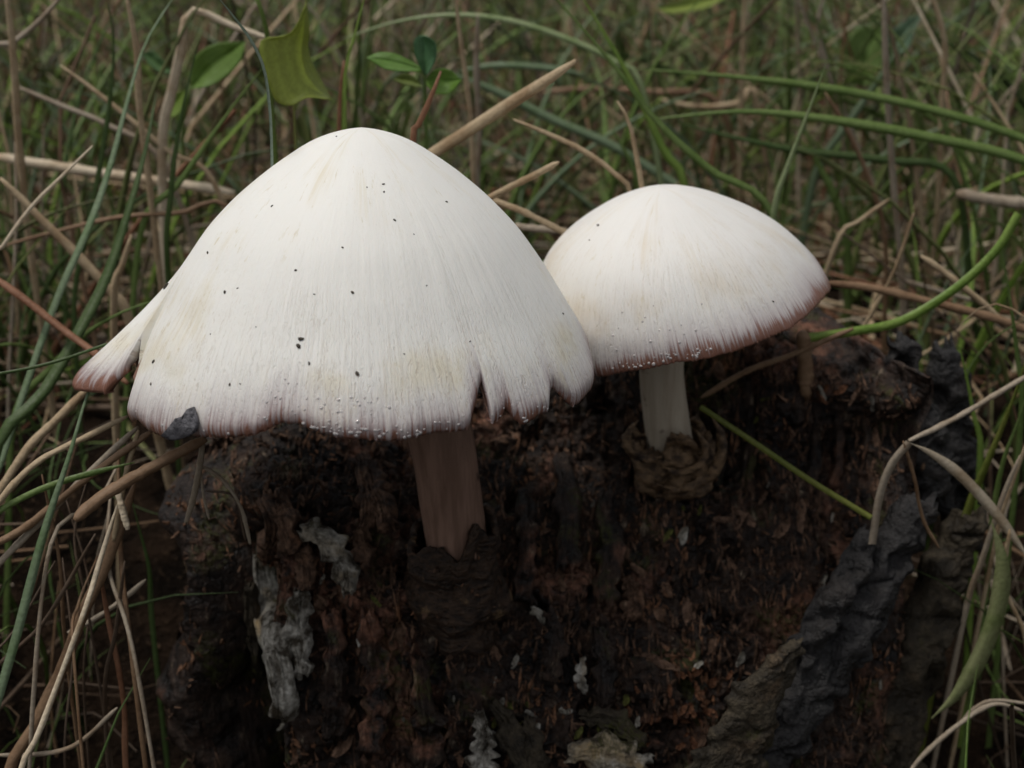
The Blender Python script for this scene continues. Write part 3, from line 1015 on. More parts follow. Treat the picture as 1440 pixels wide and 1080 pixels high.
def put_flake(px, py, size_px, mat, k, spread=.5):
    p, n = stump_at(px, py)
    me_ = FLX.setdefault((mat.name, k % 8), None)
    if me_ is None:
        me_ = mesh('wood_flake', *FL[k % 8])
        me_.materials.append(mat)
        FLX[(mat.name, k % 8)] = me_
    zz = Vector(n + RNG.normal(0, spread, 3) + np.array([0, -.5, .2])).normalized()
    xx = Vector((RNG.normal(0, .6), RNG.normal(0, .3), 1))
    xx = (xx - zz * xx.dot(zz)).normalized()
    Mx = Matrix((xx, zz.cross(xx), zz)).transposed().to_4x4()
    s_ = size_px * PXM
    o = link('wood_flake', me_, None, stump_root)
    o.matrix_local = Matrix.Translation(Vector(p + n * s_ * .12 - SO)) @ Mx @ Matrix.Diagonal((s_, s_ * RNG.uniform(.6, 1), s_ * .7, 1))


FLX = {}
for k, (x, y, sz, m) in enumerate([(1160, 813, 24, M_PALECHIP), (978, 720, 18, M_MOSS), (965, 716, 13, M_MOSS), (940, 748, 24, M_MOSS), (932, 765, 16, M_CHIP), (885, 822, 30, M_CHIP), (880, 848, 22, M_CHIP),
                                   (892, 862, 20, M_CHIP), (822, 797, 14, M_CHIP), (838, 712, 12, M_PALECHIP), (1038, 922, 24, M_PALECHIP), (980, 930, 16, M_PALECHIP), (1090, 725, 14, M_CHIP), (1075, 680, 10, M_PALECHIP),
                                   (785, 690, 20, M_CHIP), (787, 672, 16, M_CHIP), (700, 960, 14, M_PALECHIP), (636, 985, 13, M_PALECHIP), (568, 1015, 12, M_PALECHIP), (618, 1050, 34, M_CHIP), (647, 998, 18, M_CHIP),
                                   (357, 946, 18, M_MOSS), (507, 752, 26, M_CHIP), (503, 770, 22, M_CHIP), (525, 842, 22, M_MOSS), (512, 650, 26, M_ORANGE), (520, 668, 24, M_CHIP), (528, 690, 28, M_CHIP), (512, 708, 24, M_ORANGE),
                                   (545, 650, 24, M_CHIP), (540, 672, 22, M_ORANGE), (462, 680, 18, M_CHIP), (447, 660, 14, M_CHIP), (455, 818, 18, M_PALECHIP), (395, 720, 22, M_CHIP), (378, 690, 20, M_CHIP), (410, 740, 22, M_CHIP),
                                   (1155, 560, 26, M_ORANGE), (1180, 552, 22, M_ORANGE), (1165, 545, 20, M_ORANGE), (1215, 590, 20, M_CHIP), (1070, 560, 16, M_MOSS), (1062, 590, 14, M_MOSS), (1118, 530, 14, M_CHIP)]):
    put_flake(x, y, sz, m, k)
for k in range(46):      # rusty crumbling patch
    put_flake(RNG.normal(965, 38), min(1075, RNG.normal(992, 34)), RNG.uniform(8, 24), M_ORANGE if k % 4 else M_CHIP, k)
for k in range(26):      # mossy clump low on the face
    put_flake(RNG.normal(852, 26), min(1075, RNG.normal(1018, 18)), RNG.uniform(10, 24), M_MOSS if k % 3 else M_PALECHIP, k)
for k in range(20):
    put_flake(RNG.normal(705, 24), min(1075, RNG.normal(1030, 26)), RNG.uniform(10, 26), (M_MOSS, M_PALECHIP, M_CHIP)[k % 3], k)
cv, cf, base = [], [], 0
ct = []
for k in range(4200):
    i = int(RNG.integers(6, nx - 6))
    j = int(RNG.choice(rows_ok))
    p, n = SP[i, j] / 100, SN[i, j]
    v, f = FL[k % 8]
    s_ = RNG.uniform(.0005, .0020)
    Q = RNG.normal(0, 1, (3, 3))
    Q, _ = np.linalg.qr(Q)
    cv.append((v * np.array([1.6, 1, 1]) * s_) @ Q.T + p + n * s_ * .25 - SO)
    cf += [tuple(a + base for a in q) for q in f]
    base += len(v)
fv, ff, base2 = [], [], 0
for k in range(2600):
    i = int(RNG.integers(10, nx - 10))
    j = int(RNG.choice(rows_ok))
    p, n = SP[i, j] / 100, SN[i, j]
    up_ = SP[i, min(j + 5, ntt - 1)] - SP[i, j - 5]
    up_ = up_ / (np.linalg.norm(up_) + 1e-9) + RNG.normal(0, .22, 3) + n * RNG.uniform(0, .3)
    side_ = np.cross(up_, n)
    side_ /= np.linalg.norm(side_) + 1e-9
    L, wd = RNG.uniform(.002, .008), RNG.uniform(.00015, .0006)
    q = p + n * .0003
    a_, b_ = q - up_ * L * .4, q + up_ * L * .6
    mid_ = q + n * wd
    fv += [a_ - SO, mid_ - side_ * wd - SO, mid_ + n * wd * .8 - SO, mid_ + side_ * wd - SO, b_ - SO]
    ff += [(base2, base2 + 2, base2 + 1), (base2, base2 + 3, base2 + 2), (base2 + 1, base2 + 2, base2 + 4), (base2 + 2, base2 + 3, base2 + 4)]
    base2 += 5
fibres = link('wood_fibres', mesh('wood_fibres', fv, ff, False), M_FLAKE, stump_root)
fibres['kind'] = 'stuff'
for k in range(160):
    q = vp[RNG.integers(0, len(vp))]
    nq = (q - vc) * np.array([1, 1, .2])
    nq /= np.linalg.norm(nq) + 1e-9
    v, f = FL[k % 8]
    s_ = RNG.uniform(.0006, .0024)
    Q, _ = np.linalg.qr(RNG.normal(0, 1, (3, 3)))
    cv.append((v * np.array([1.6, 1, .7]) * s_) @ Q.T + q + nq * s_ * .25 - SO)
    cf += [tuple(a + base for a in qq) for qq in f]
    base += len(v)
crumb = link('wood_crumbs', mesh('wood_crumbs', np.concatenate(cv), cf), M_FLAKE, stump_root)
crumb['kind'] = 'stuff'

# ------------------------------------------------------------------ grass, straw, leaves seen one by one
GREEN = {'mid': (.20, .285, .085), 'bright': (.29, .42, .09), 'blue': (.24, .32, .19), 'dark': (.09, .14, .045), 'pale': (.40, .48, .25), 'yellow': (.20, .22, .045), 'dying': (.34, .36, .17), 'hair': (.34, .42, .34)}
TAN = {'tan': (.44, .335, .21), 'pale': (.62, .52, .38), 'brown': (.22, .135, .075), 'red': (.25, .12, .065), 'grey': (.34, .28, .21), 'dark': (.10, .068, .045)}


def blade(pts, Y, wpx, color, label, tip='end', root=True, kind='grass', fold=.3, group=None, twist=0., name=None, cat=None, n=40):
    """one grass leaf or stalk along photo sight lines, standing at its own depth Y (one value or one per point)"""
    Ys = np.interp(np.linspace(0, 1, len(pts)), np.linspace(0, 1, len(Y)), Y) if isinstance(Y, (list, tuple)) else [Y] * len(pts)
    P = [at(x, y, yy) for (x, y), yy in zip(pts, Ys)]
    if root:                       # the last point goes on down into the ground
        q = np.array(P[-1])
        d = q - np.array(P[-2])
        d /= np.linalg.norm(d)
        gz = float(ground_z(q[0], q[1]))
        if q[2] - gz > .004:
            P.append(q + np.array([d[0] * .3, d[1] * .3, -1]) * (q[2] - gz + .004) * .5)
            P.append(np.array([q[0] + d[0] * .3 * (q[2] - gz), q[1] + d[1] * .2 * (q[2] - gz), gz - .004]))
    C = resample(P, n)
    depth = np.mean([proj(p)[2] for p in P])
    hw = wpx * (.5 if kind == 'grass' else .44) * depth / FPX
    s_ = np.linspace(0, 1, n)
    if tip == 'end':
        W = hw * (.25 + .75 * sstep(0, .3, s_))
        W[0] = hw * .06
    elif tip == 'both':
        W = hw * np.clip(np.sin(np.pi * np.clip(s_, .02, .98)) * 1.3, .08, 1)
    else:
        W = np.full(n, hw)
    o0 = C[-1]
    if kind in ('grass', 'dry'):
        V, F = ribbon(C, W, fold, .0003, twist=twist)
        nm, ct_, mt, col = name or 'grass_blade', cat or 'grass blade', M_GRASS if kind == 'grass' else M_STRAW, GREEN[color] if kind == 'grass' else TAN[color]
    else:
        sd_ = int(abs(pts[0][0])) + 3
        W = W * np.interp(s_, [0, .04, .12, .9, 1], [.35, .8, 1, 1, .6]) * (1 + .16 * np.exp(-((s_ - .34) / .02) ** 2) + .16 * np.exp(-((s_ - .74) / .02) ** 2))
        V, F = tube(C, W * (1 + .10 * vn(np.stack([s_ * 9, 0 * s_, 0 * s_], -1), sd_)), 12, rough=.14, seed=sd_, flat=.72, groove=.10)
        nm, ct_, mt, col = name or 'straw_stalk', cat or 'straw', M_STRAW, TAN[color]
    o = link(nm, mesh(nm, V - o0, F), mt)
    o.location = o0
    o.color = (*col, 1)
    tag(o, label, ct_, group)
    return o


B = blade
# behind and above the smaller mushroom
B([(895, 97), (1000, 105), (1150, 122), (1300, 152), (1440, 196), (1560, 260)], .14, 12, 'mid', 'upper of two long green blades arching out beside the smaller mushroom', tip='end')
B([(915, 168), (1040, 157), (1150, 166), (1300, 192), (1440, 226), (1570, 290)], .12, 14, 'mid', 'lower of two long green blades arching out beside the smaller mushroom', tip='end')
B([(950, 172), (1040, 195), (1130, 213), (1250, 226), (1340, 250)], .17, 11, 'dark', 'short dark green blade bowing under the two long arching blades')
B([(1162, 88), (1145, 135), (1120, 200), (1100, 255), (1086, 312)], .085, 10, 'pale', 'pale upright green blade rising from behind the smaller cap')
B([(1292, 22), (1240, 105), (1195, 170), (1158, 222), (1140, 270)], .22, 11, 'blue', 'bluish green blade slanting across the two arching blades')
B([(1432, 300), (1400, 352), (1345, 404), (1270, 450), (1200, 466), (1128, 476)], [.06, .05], 13, 'bright', 'bright green bent blade beside the smaller cap, over the dark bark', tip='start', root=False)
B([(985, 572), (1060, 622), (1140, 676), (1225, 728)], [.026, .010], 8, 'yellow', 'thin yellow-green blade leaning across the stump from the smaller volva', tip='none', root=False, n=18, fold=.5)
B([(775, -10), (860, 88), (925, 172), (1000, 240), (1088, 308)], .10, 10, 'mid', 'long straight green blade slanting down behind the smaller cap')
B([(815, -10), (868, 78), (905, 150), (935, 215), (962, 262)], .13, 11, 'bright', 'bright green blade crossing the long slanting one above the smaller cap')
B([(480, 55), (560, 30), (640, 21), (720, 30), (800, 56), (860, 85), (905, 130)], .17, 9, 'pale', 'pale thin blade arching high between the two mushrooms')
B([(620, 98), (690, 125), (780, 170), (860, 205), (950, 260)], .22, 13, 'blue', 'broad bluish blade lying slantwise between the two caps', root=False)
B([(640, 100), (700, 92), (760, 95), (830, 105)], .24, 9, 'blue', 'short bluish blade lying flat behind the thick straw', root=False, tip='both')
B([(1130, 180), (1150, 230), (1170, 270), (1190, 330)], .2, 12, 'mid', 'green blade standing in litter beyond the smaller cap')
B([(860, 180), (880, 215), (895, 250), (900, 290)], .16, 13, 'mid', 'short wide green blade close behind the smaller cap')
# around the large mushroom
B([(300, -12), (330, 25), (355, 60), (372, 100), (380, 160), (383, 238)], [-.01, .006], 4.5, 'hair', 'hair-thin bluish blade bowing onto the top of the large cap', tip='end', root=False)
B([(516, -15), (505, 25), (496, 60), (489, 85), (484, 170)], .09, 9, 'bright', 'bright green blade rising behind the peak of the large cap')
B([(245, -5), (205, 60), (180, 140), (155, 235), (125, 320), (85, 410), (45, 520), (5, 640), (-30, 760)], [.10, .02], 10, 'blue', 'long bluish blade sweeping down past the torn flap')
B([(150, -5), (160, 60), (155, 140), (140, 240), (122, 330), (105, 420)], .11, 8, 'dark', 'dark green upright blade behind the long bluish one')
B([(280, 55), (262, 130), (248, 205), (240, 280), (235, 350)], .09, 8, 'dark', 'dark narrow blade close behind the sloping side of the large cap')
B([(370, 95), (335, 140), (295, 195), (250, 260), (200, 320)], .10, 9, 'mid', 'green blade slanting down beside the bent tan straw')
B([(220, 130), (205, 210), (180, 300), (150, 390), (110, 470), (60, 555), (-10, 650)], [.09, .02], 16, 'dark', 'wide dark green blade passing behind the torn flap')
B([(-10, 527), (40, 518), (90, 505), (150, 484)], [-.01, -.004], 4.5, 'dark', 'thin dark blade poking at the torn flap', root=False, tip='none')
B([(225, 420), (170, 440), (120, 470), (70, 520), (20, 590)], .05, 10, 'mid', 'green blade curling out from under the cap side above the flap')
B([(135, 520), (118, 570), (98, 640), (62, 750), (25, 890), (-10, 1010), (-30, 1090)], [-.005, -.035], 13, 'blue', 'long grey-green blade hanging down past the bare straws')
B([(190, 650), (130, 665), (70, 683), (20, 706), (-20, 730)], [-.01, -.02], 9, 'mid', 'green blade curving low beneath the torn flap', root=False)
B([(185, 700), (195, 740), (210, 800), (214, 870)], .02, 8, 'dark', 'short dark blade standing against the dark stump side')
# right edge
B([(1448, 490), (1425, 560), (1392, 640), (1362, 712), (1340, 800)], [.035, .03], 12, 'yellow', 'yellow-green leaf of the tuft by the upper bark, leaning most')
B([(1452, 520), (1436, 580), (1410, 650), (1395, 730), (1390, 800)], .03, 9, 'mid', 'narrow green leaf of the tuft by the upper bark')
B([(1350, 490), (1362, 545), (1370, 590), (1378, 640)], .05, 10, 'bright', 'short bright green blade standing behind the upper bark')
B([(1408, 350), (1420, 420), (1430, 500), (1436, 580)], .05, 9, 'mid', 'straight green blade upright in the tuft beyond the bark')
B([(1395, 735), (1408, 790), (1402, 850), (1380, 915), (1345, 975), (1310, 1010)], [.01, .005], 26, 'dying', 'broad pale green dying leaf hanging beside the bark strip', root=False, tip='both')
B([(1440, 450), (1405, 470), (1375, 500), (1350, 560)], .055, 7, 'mid', 'thin green blade bowing over the upper bark')

T_ = lambda *a, **k: blade(*a, **{'kind': 'straw', **k})
T_([(810, 86), (745, 128), (680, 170), (600, 222), (520, 285)], [.06, .09], 22, 'tan', 'thick pale straw slanting up from behind the large cap', tip='none')
T_([(786, 228), (740, 252), (690, 277), (640, 310)], [.05, .07], 12, 'tan', 'short broken straw below the thick slanting straw', tip='none', root=False)
T_([(-20, 218), (120, 240), (285, 264), (330, 272)], .16, 17, 'pale', 'thick pale straw lying level behind the large cap', tip='none', root=False)
T_([(388, 58), (330, 38), (268, 15), (255, 70), (240, 135), (228, 210)], .13, 14, 'pale', 'bent pale straw folded over at its top', tip='none')
T_([(-15, 385), (40, 425), (90, 465), (135, 498), (180, 540)], [.05, .03], 12, 'red', 'reddish brown stalk running in behind the torn flap', tip='none', root=False)
T_([(105, 732), (135, 705), (180, 676), (230, 648), (290, 616)], [-.030, -.012], 19, 'brown', 'knobbly brown twig poking out under the large cap', tip='none', root=False, name='twig', cat='twig')
T_([(190, 680), (150, 790), (118, 860), (85, 945), (50, 1020), (10, 1100)], [-.005, -.035], 17, 'brown', 'thickest brown stalk among the bare straws beside the stump', tip='none')
T_([(165, 710), (140, 790), (122, 850), (85, 950), (55, 1030), (25, 1110)], [-.012, -.045], 8, 'pale', 'pale thin straw lying along the thickest brown stalk', tip='none')
T_([(195, 605), (180, 655), (170, 700), (160, 760)], [-.005, -.01], 8, 'tan', 'short straw hanging straight below the cap margin', tip='none', root=False)
T_([(180, 585), (120, 615), (60, 645), (20, 680), (-20, 730)], [-.005, -.02], 10, 'tan', 'straw running down from the lowest corner of the torn margin', tip='none', root=False)
T_([(130, 540), (90, 580), (40, 630), (0, 690), (-30, 740)], [.02, .005], 14, 'tan', 'stout straw leaning out beneath the torn flap', tip='none', root=False)
T_([(195, 600), (130, 660), (60, 730), (0, 790), (-40, 830)], [-.002, -.022], 11, 'grey', 'grey straw crossing the long grey-green blade', tip='none', root=False)
T_([(215, 605), (160, 645), (100, 690), (30, 745), (-30, 775)], [-.004, -.018], 12, 'brown', 'brown straw sloping under the knobbly twig', tip='none', root=False)
T_([(140, 800), (152, 870), (165, 930), (175, 1000), (178, 1090)], [-.01, -.02], 8, 'red', 'reddish stem standing beside the stump foot', tip='none')
T_([(205, 815), (170, 845), (130, 872), (95, 890)], [-.005, -.012], 8, 'grey', 'short grey straw crossing behind the brown stalk', tip='none', root=False)
T_([(165, 690), (172, 715), (180, 745)], [-.015, -.018], 10, 'pale', 'stubby pale straw end under the knobbly twig', tip='none', root=False)
T_([(165, 995), (110, 1045), (60, 1060), (-10, 1062)], -.03, 7, 'grey', 'grey straw lying near the ground by the stump foot', tip='none', root=False)
T_([(868, 142), (885, 172), (893, 210), (903, 265), (910, 330)], .075, 9, 'tan', 'kinked straw standing behind the smaller cap top', tip='none')
T_([(722, 168), (770, 188), (820, 212), (862, 243), (890, 290)], .08, 9, 'tan', 'thin straw arching down to the smaller cap', tip='none')
T_([(690, 280), (740, 300), (790, 325), (830, 345)], .07, 12, 'tan', 'straw lying between the two caps', tip='none', root=False)
T_([(720, 318), (760, 322), (800, 326)], .09, 13, 'grey', 'grey straw lying flat between the two caps', tip='none', root=False)
T_([(1160, 397), (1230, 406), (1310, 425), (1400, 448), (1460, 470)], .075, 15, 'brown', 'long brown straw lying beyond the smaller cap edge', tip='none', root=False)
T_([(1295, 360), (1330, 385), (1380, 425), (1425, 468)], .085, 12, 'tan', 'straw lying slantwise over the long brown one', tip='none', root=False)
T_([(1340, 472), (1362, 445), (1398, 427), (1445, 450), (1470, 500)], .04, 8, 'tan', 'thin dry leaf looping over the upper bark', tip='end', kind='dry')
T_([(1278, 622), (1310, 638), (1350, 668), (1400, 722), (1450, 790)], [.012, .02], 17, 'pale', 'broad bleached dry leaf bent sharply beside the bark', tip='both', root=False, name='dry_grass_leaf', cat='dry leaf', kind='dry', fold=.2)
T_([(1278, 622), (1252, 655), (1236, 700), (1226, 765)], [.012, .010], 13, 'grey', 'grey-green dry leaf half hanging down onto the stump', tip='none', root=False, name='dry_grass_leaf', cat='dry leaf', kind='dry', fold=.3)
T_([(1450, 525), (1400, 555), (1340, 590), (1278, 620)], [.035, .012], 8, 'grey', 'thin twig meeting the bleached dry leaf', tip='none', root=False, name='twig', cat='twig')
T_([(1270, 620), (1285, 670), (1298, 730), (1320, 770)], [.012, .014], 7, 'brown', 'thin brown stem dropping across the upper bark', tip='none', root=False)
T_([(1128, 465), (1132, 505), (1136, 560)], .050, 26, 'brown', 'stout broken stub standing on the stump top', tip='none', root=False, name='stem_stub', cat='stem stub')
T_([(985, 560), (1050, 522), (1110, 500), (1200, 462)], .048, 9, 'brown', 'thin brown twig under the smaller cap', tip='none', root=False, name='twig', cat='twig')
T_([(1195, 490), (1232, 430), (1262, 370), (1285, 300)], .09, 6, 'tan', 'thin straw standing behind the stump top', tip='none', root=False)
T_([(1345, 272), (1390, 280), (1460, 288)], .16, 22, 'grey', 'thick greyish stick with a broken end in the grass', tip='none', root=False, name='stick', cat='stick')
T_([(286, 618), (280, 660), (272, 700), (262, 735)], [-.012, -.008], 9, 'grey', 'grey rootlet dangling beneath the bark flake', tip='none', root=False, name='rootlet', cat='rootlet')
T_([(276, 652), (310, 672), (338, 712), (352, 765)], [-.010, -.008], 6, 'grey', 'thin rootlet arching onto the grey splinters', tip='none', root=False, name='rootlet', cat='rootlet')
T_([(282, 660), (286, 695), (294, 730)], -.010, 4, 'grey', 'hair-thin rootlet beside the dangling grey one', tip='none', root=False, name='rootlet', cat='rootlet')
T_([(288, 690), (330, 700), (345, 760)], -.008, 4, 'dark', 'dark thread of root at the grey splinters', tip='none', root=False, name='rootlet', cat='rootlet')
T_([(1440, 1000), (1400, 990), (1360, 1010), (1300, 1060), (1270, 1100)], [.0, -.01], 7, 'grey', 'thin grey stalk low beside the bark foot', tip='none', root=False)
T_([(1450, 990), (1395, 985), (1365, 1000), (1350, 1020)], .004, 5, 'grey', 'looping grey thread of dry grass by the bark foot', tip='none', root=False)
T_([(1420, 745), (1412, 820), (1440, 890), (1450, 960)], .015, 9, 'tan', 'tan stalk crossing the broad pale dying leaf', tip='none', root=False)
T_([(1435, 640), (1410, 700), (1380, 790), (1360, 850)], .022, 10, 'grey', 'grey stalk in the tuft beside the bleached leaf', tip='none')
T_([(1452, 600), (1420, 690), (1400, 760)], .028, 8, 'tan', 'tan stalk inside the tuft by the upper bark', tip='none')
# thin dead stalks leaning over the dark flank of the stump
rs2 = random.Random(5)
for k in range(11):
    x0 = rs2.uniform(50, 185)
    y0 = rs2.uniform(610, 800)
    ln = rs2.uniform(120, 330)
    an = R(rs2.uniform(82, 128))
    x1, y1 = x0 + ln * math.cos(an), y0 + ln * math.sin(an)
    bx_, by_ = rs2.uniform(-22, 22), rs2.uniform(-8, 8)
    cc = nmc = ('dark', 'brown', 'dark', 'grey')[k % 4]
    T_([(x0, y0), ((x0 + x1) / 2 + bx_, (y0 + y1) / 2 + by_), (x1, y1)], [rs2.uniform(-.022, .01), rs2.uniform(-.03, -.01)], rs2.uniform(3.5, 7), cc,
       f'thin {nmc} dead stalk leaning over the dark hollow flank of the stump', tip='none', group=f'thin {nmc} stalks at the stump flank')
# stalks standing in the grass behind
for pts, Y, wd, c, lab in [
        ([(1243, -15), (1246, 100), (1252, 200), (1262, 320), (1270, 420)], .15, 11, 'grey', 'straight grey stalk standing behind the bark side of the stump'),
        ([(1308, -15), (1328, 60), (1325, 150), (1318, 300), (1310, 380)], .19, 10, 'tan', 'tan stalk bent near its top, beyond the two arching blades'),
        ([(1048, -15), (1045, 80), (1042, 160), (1040, 250)], .26, 9, 'tan', 'tan stalk upright above the smaller cap'),
        ([(1162, -15), (1150, 40), (1170, 110), (1185, 170)], .25, 7, 'grey', 'thin kinked grey stalk above the smaller cap'),
        ([(640, -15), (648, 60), (658, 130), (664, 200)], .14, 8, 'tan', 'thin tan stalk upright above the thick slanting straw'),
        ([(672, 20), (670, 100), (674, 200), (670, 260)], .17, 10, 'grey', 'grey-tan stalk crossing behind the thick slanting straw'),
        ([(8, -15), (18, 70), (24, 170), (32, 255), (40, 330)], .12, 10, 'tan', 'tan upright stalk farthest out beyond the torn flap side'),
        ([(176, -15), (192, 70), (196, 150), (206, 230), (216, 310)], .10, 9, 'tan', 'tan upright stalk behind the sloping side of the large cap'),
        ([(95, -15), (55, 30), (20, 60), (-15, 95)], .14, 10, 'grey', 'grey stalk slanting at the top behind the torn flap side'),
        ([(85, 92), (130, 125), (180, 165), (240, 215), (300, 255)], .13, 9, 'tan', 'thin straw slanting down towards the large cap side'),
        ([(130, 205), (90, 245), (45, 290), (5, 345), (-20, 390)], .05, 7, 'pale', 'pale curled straw in front of the level thick straw'),
        ([(0, 250), (50, 300), (110, 360), (165, 420), (180, 445)], .08, 15, 'tan', 'stout straw slanting down behind the torn flap'),
        ([(185, 330), (170, 380), (160, 420)], .07, 10, 'tan', 'short straw end standing behind the torn flap'),
        ([(20, 120), (90, 150), (150, 175), (230, 230)], .15, 9, 'grey', 'grey straw lying across the stalks behind the flap'),
        ([(-10, 350), (80, 325), (170, 305), (250, 300), (330, 300)], .10, 8, 'brown', 'brown straw lying level close behind the large cap'),
        ([(620, 100), (605, 140), (590, 175), (580, 210)], .06, 9, 'red', 'dark reddish stem beside the green seedling'),
        ([(484, 85), (480, 130), (478, 175), (480, 220)], .10, 9, 'red', 'rusty stem under the bright blade behind the cap peak'),
        ([(760, 130), (830, 125), (920, 130), (1010, 145)], .30, 12, 'brown', 'brown straw lying far back above the smaller cap'),
        ([(930, 140), (980, 150), (1040, 145), (1060, 130)], .28, 11, 'tan', 'tan straw lying far back beside the tan upright stalk'),
        ([(1160, 130), (1190, 180), (1225, 260), (1245, 340)], .16, 9, 'brown', 'brown stalk slanting behind the straight grey one'),
        ([(1250, 280), (1210, 310), (1175, 345)], .12, 8, 'tan', 'tan straw leaning beyond the edge of the smaller cap')]:
    T_(pts, Y, wd, c, lab, tip='none')


# ------------------------------------------------------------------ leaves
def leaf_mesh(left, mid, right, Y, dy_edge, loc, nu=24, nv=7):
    def to3(p, off):
        q = np.array([at(x, y, Y + off) for x, y in p])
        return resample(q, nu)
    Lr, Mr, Rr_ = to3(left, dy_edge[0]), to3(mid, 0), to3(right, dy_edge[1])
    v = np.linspace(0, 1, nv)[None, :, None]
    a = Lr[:, None] * (1 - v) + Mr[:, None] * v
    b = Mr[:, None] * (1 - v[:, 1:]) + Rr_[:, None] * v[:, 1:]
    G = np.concatenate([a, b], 1)
    G = G + (fbm(G * 160, 5, 3) * .0006)[..., None] * np.array([0, -1, .2])
    m = G.shape[1]
    rows = np.abs(np.arange(m) - (nv - 1))
    vein = np.where(rows == 0, 1.5, 1 - .16 * (rows % 2))
    tint = np.repeat(vein[None], nu, 0).reshape(-1, 1) * np.ones(3)
    G[:, nv - 1] += np.array([0, .0005, 0])
    return mesh('leaf', G.reshape(-1, 3) - loc, grid_faces(nu, m), True, tint)


def leaf(parent, left, mid, right, Y, dy, col):
    o = link('leaf', leaf_mesh(left, mid, right, Y, dy, np.array(parent.location)), M_LEAF, parent)
    o.color = (*col, 1)
    so_ = o.modifiers.new('thick', 'SOLIDIFY')
    so_.thickness = .0003
    return o


def stemlet(parent, pts, Y, wpx, col):
    P = [at(x, y, Y) for x, y in pts]
    q = np.array(P[-1])
    gz = float(ground_z(q[0], q[1]))
    P.append(np.array([q[0], q[1], gz - .004]))
    C = resample(P, 20)
    r = wpx * .5 * proj(q)[2] / FPX
    V, F = tube(C, np.linspace(r * .7, r, 20), 6)
    o = link('stem', mesh('stem', V - np.array(parent.location), F), M_LEAF, parent)
    o.color = (*col, 1)


def plant_root(name, px, py, Y, label, cat):
    p = at(px, py, Y)
    e = empty(name, (p[0], p[1], float(ground_z(p[0], p[1]))))
    return tag(e, label, cat)


YG = (.32, .38, .07)
e = plant_root('wilting_plant', 375, 60, .085, 'yellow-green wilted leaf hanging folded on its stem behind the large cap', 'plant')
leaf(e, [(430, 5), (408, 46), (368, 55), (366, 80), (374, 105), (388, 142), (410, 149), (432, 138), (466, 141)], [(430, 5), (424, 45), (422, 75), (428, 105), (446, 128), (466, 141)],
     [(430, 5), (434, 40), (432, 65), (440, 92), (455, 120), (466, 141)], .085, (-.004, .006), YG)
stemlet(e, [(432, -30), (430, 8), (428, 40), (424, 80), (415, 190)], .088, 5, (.22, .24, .07))
stemlet(e, [(352, -30), (366, 10), (376, 50), (380, 120)], .092, 10, (.15, .22, .05))
e = plant_root('seedling', 596, 160, .10, 'small green seedling with spread oval leaves behind the large cap peak', 'plant')
leaf(e, [(592, 95), (560, 78), (535, 74), (516, 82)], [(592, 98), (565, 90), (540, 85), (516, 82)], [(592, 101), (565, 101), (540, 97), (516, 82)], .10, (.002, -.004), (.14, .27, .045))
leaf(e, [(596, 105), (584, 80), (582, 58), (590, 50)], [(598, 105), (597, 80), (598, 62), (594, 50)], [(600, 105), (612, 82), (612, 62), (600, 52)], .10, (.0, -.004), (.10, .22, .10))
leaf(e, [(600, 110), (612, 98), (632, 98), (648, 112)], [(600, 113), (616, 112), (632, 114), (648, 112)], [(600, 118), (612, 130), (632, 130), (648, 112)], .10, (.0, -.004), (.15, .28, .04))
leaf(e, [(594, 120), (580, 106), (565, 104), (552, 112)], [(594, 122), (580, 114), (566, 112), (552, 112)], [(594, 124), (580, 122), (566, 119), (552, 112)], .108, (.0, -.004), (.17, .22, .05))
stemlet(e, [(597, 92), (598, 140), (600, 200)], .102, 8, (.13, .2, .05))
e = plant_root('broad_leaf_herb', 300, 130, .16, 'broad green leaf on a low herb behind the bent pale straw', 'plant')
leaf(e, [(268, 125), (272, 85), (300, 62), (345, 58)], [(268, 125), (290, 100), (315, 80), (345, 58)], [(268, 125), (300, 118), (335, 90), (345, 58)], .16, (.0, -.006), (.16, .27, .05))
leaf(e, [(235, 165), (230, 150), (240, 135), (262, 125)], [(235, 165), (240, 152), (250, 140), (262, 125)], [(235, 165), (250, 160), (260, 145), (262, 125)], .16, (.0, -.006), (.2, .3, .05))
leaf(e, [(200, 75), (215, 72), (230, 85), (242, 102)], [(200, 75), (213, 82), (228, 93), (242, 102)], [(200, 75), (210, 90), (225, 100), (242, 102)], .17, (.0, -.006), (.12, .22, .08))
stemlet(e, [(268, 120), (262, 160), (258, 220)], .162, 7, (.15, .22, .06))
e = plant_root('drooping_herb', 1220, 110, .30, 'pale soft green leaf drooping among stalks beyond the arching blades', 'plant')
leaf(e, [(1240, 38), (1205, 40), (1185, 75), (1195, 112), (1215, 122)], [(1240, 38), (1226, 60), (1218, 88), (1215, 105), (1215, 122)], [(1240, 38), (1244, 60), (1240, 90), (1230, 110), (1215, 122)], .30, (.0, -.01), (.20, .30, .09))
leaf(e, [(1252, 75), (1250, 50), (1268, 32), (1296, 18)], [(1252, 75), (1262, 58), (1276, 42), (1296, 18)], [(1252, 75), (1275, 70), (1285, 45), (1296, 18)], .28, (.0, -.01), (.16, .25, .16))
stemlet(e, [(1240, 38), (1252, 75), (1256, 150)], .30, 6, (.15, .2, .08))
e = plant_root('yellow_herb', 985, 10, .34, 'yellow-green leaf tip at the back above the smaller cap', 'plant')
leaf(e, [(915, 14), (945, 4), (985, -6), (1030, -10)], [(915, 14), (950, 10), (990, 2), (1030, -10)], [(915, 14), (950, 18), (995, 10), (1030, -10)], .34, (.0, -.01), (.26, .33, .06))
stemlet(e, [(1030, -10), (1035, 60)], .34, 6, (.18, .22, .07))


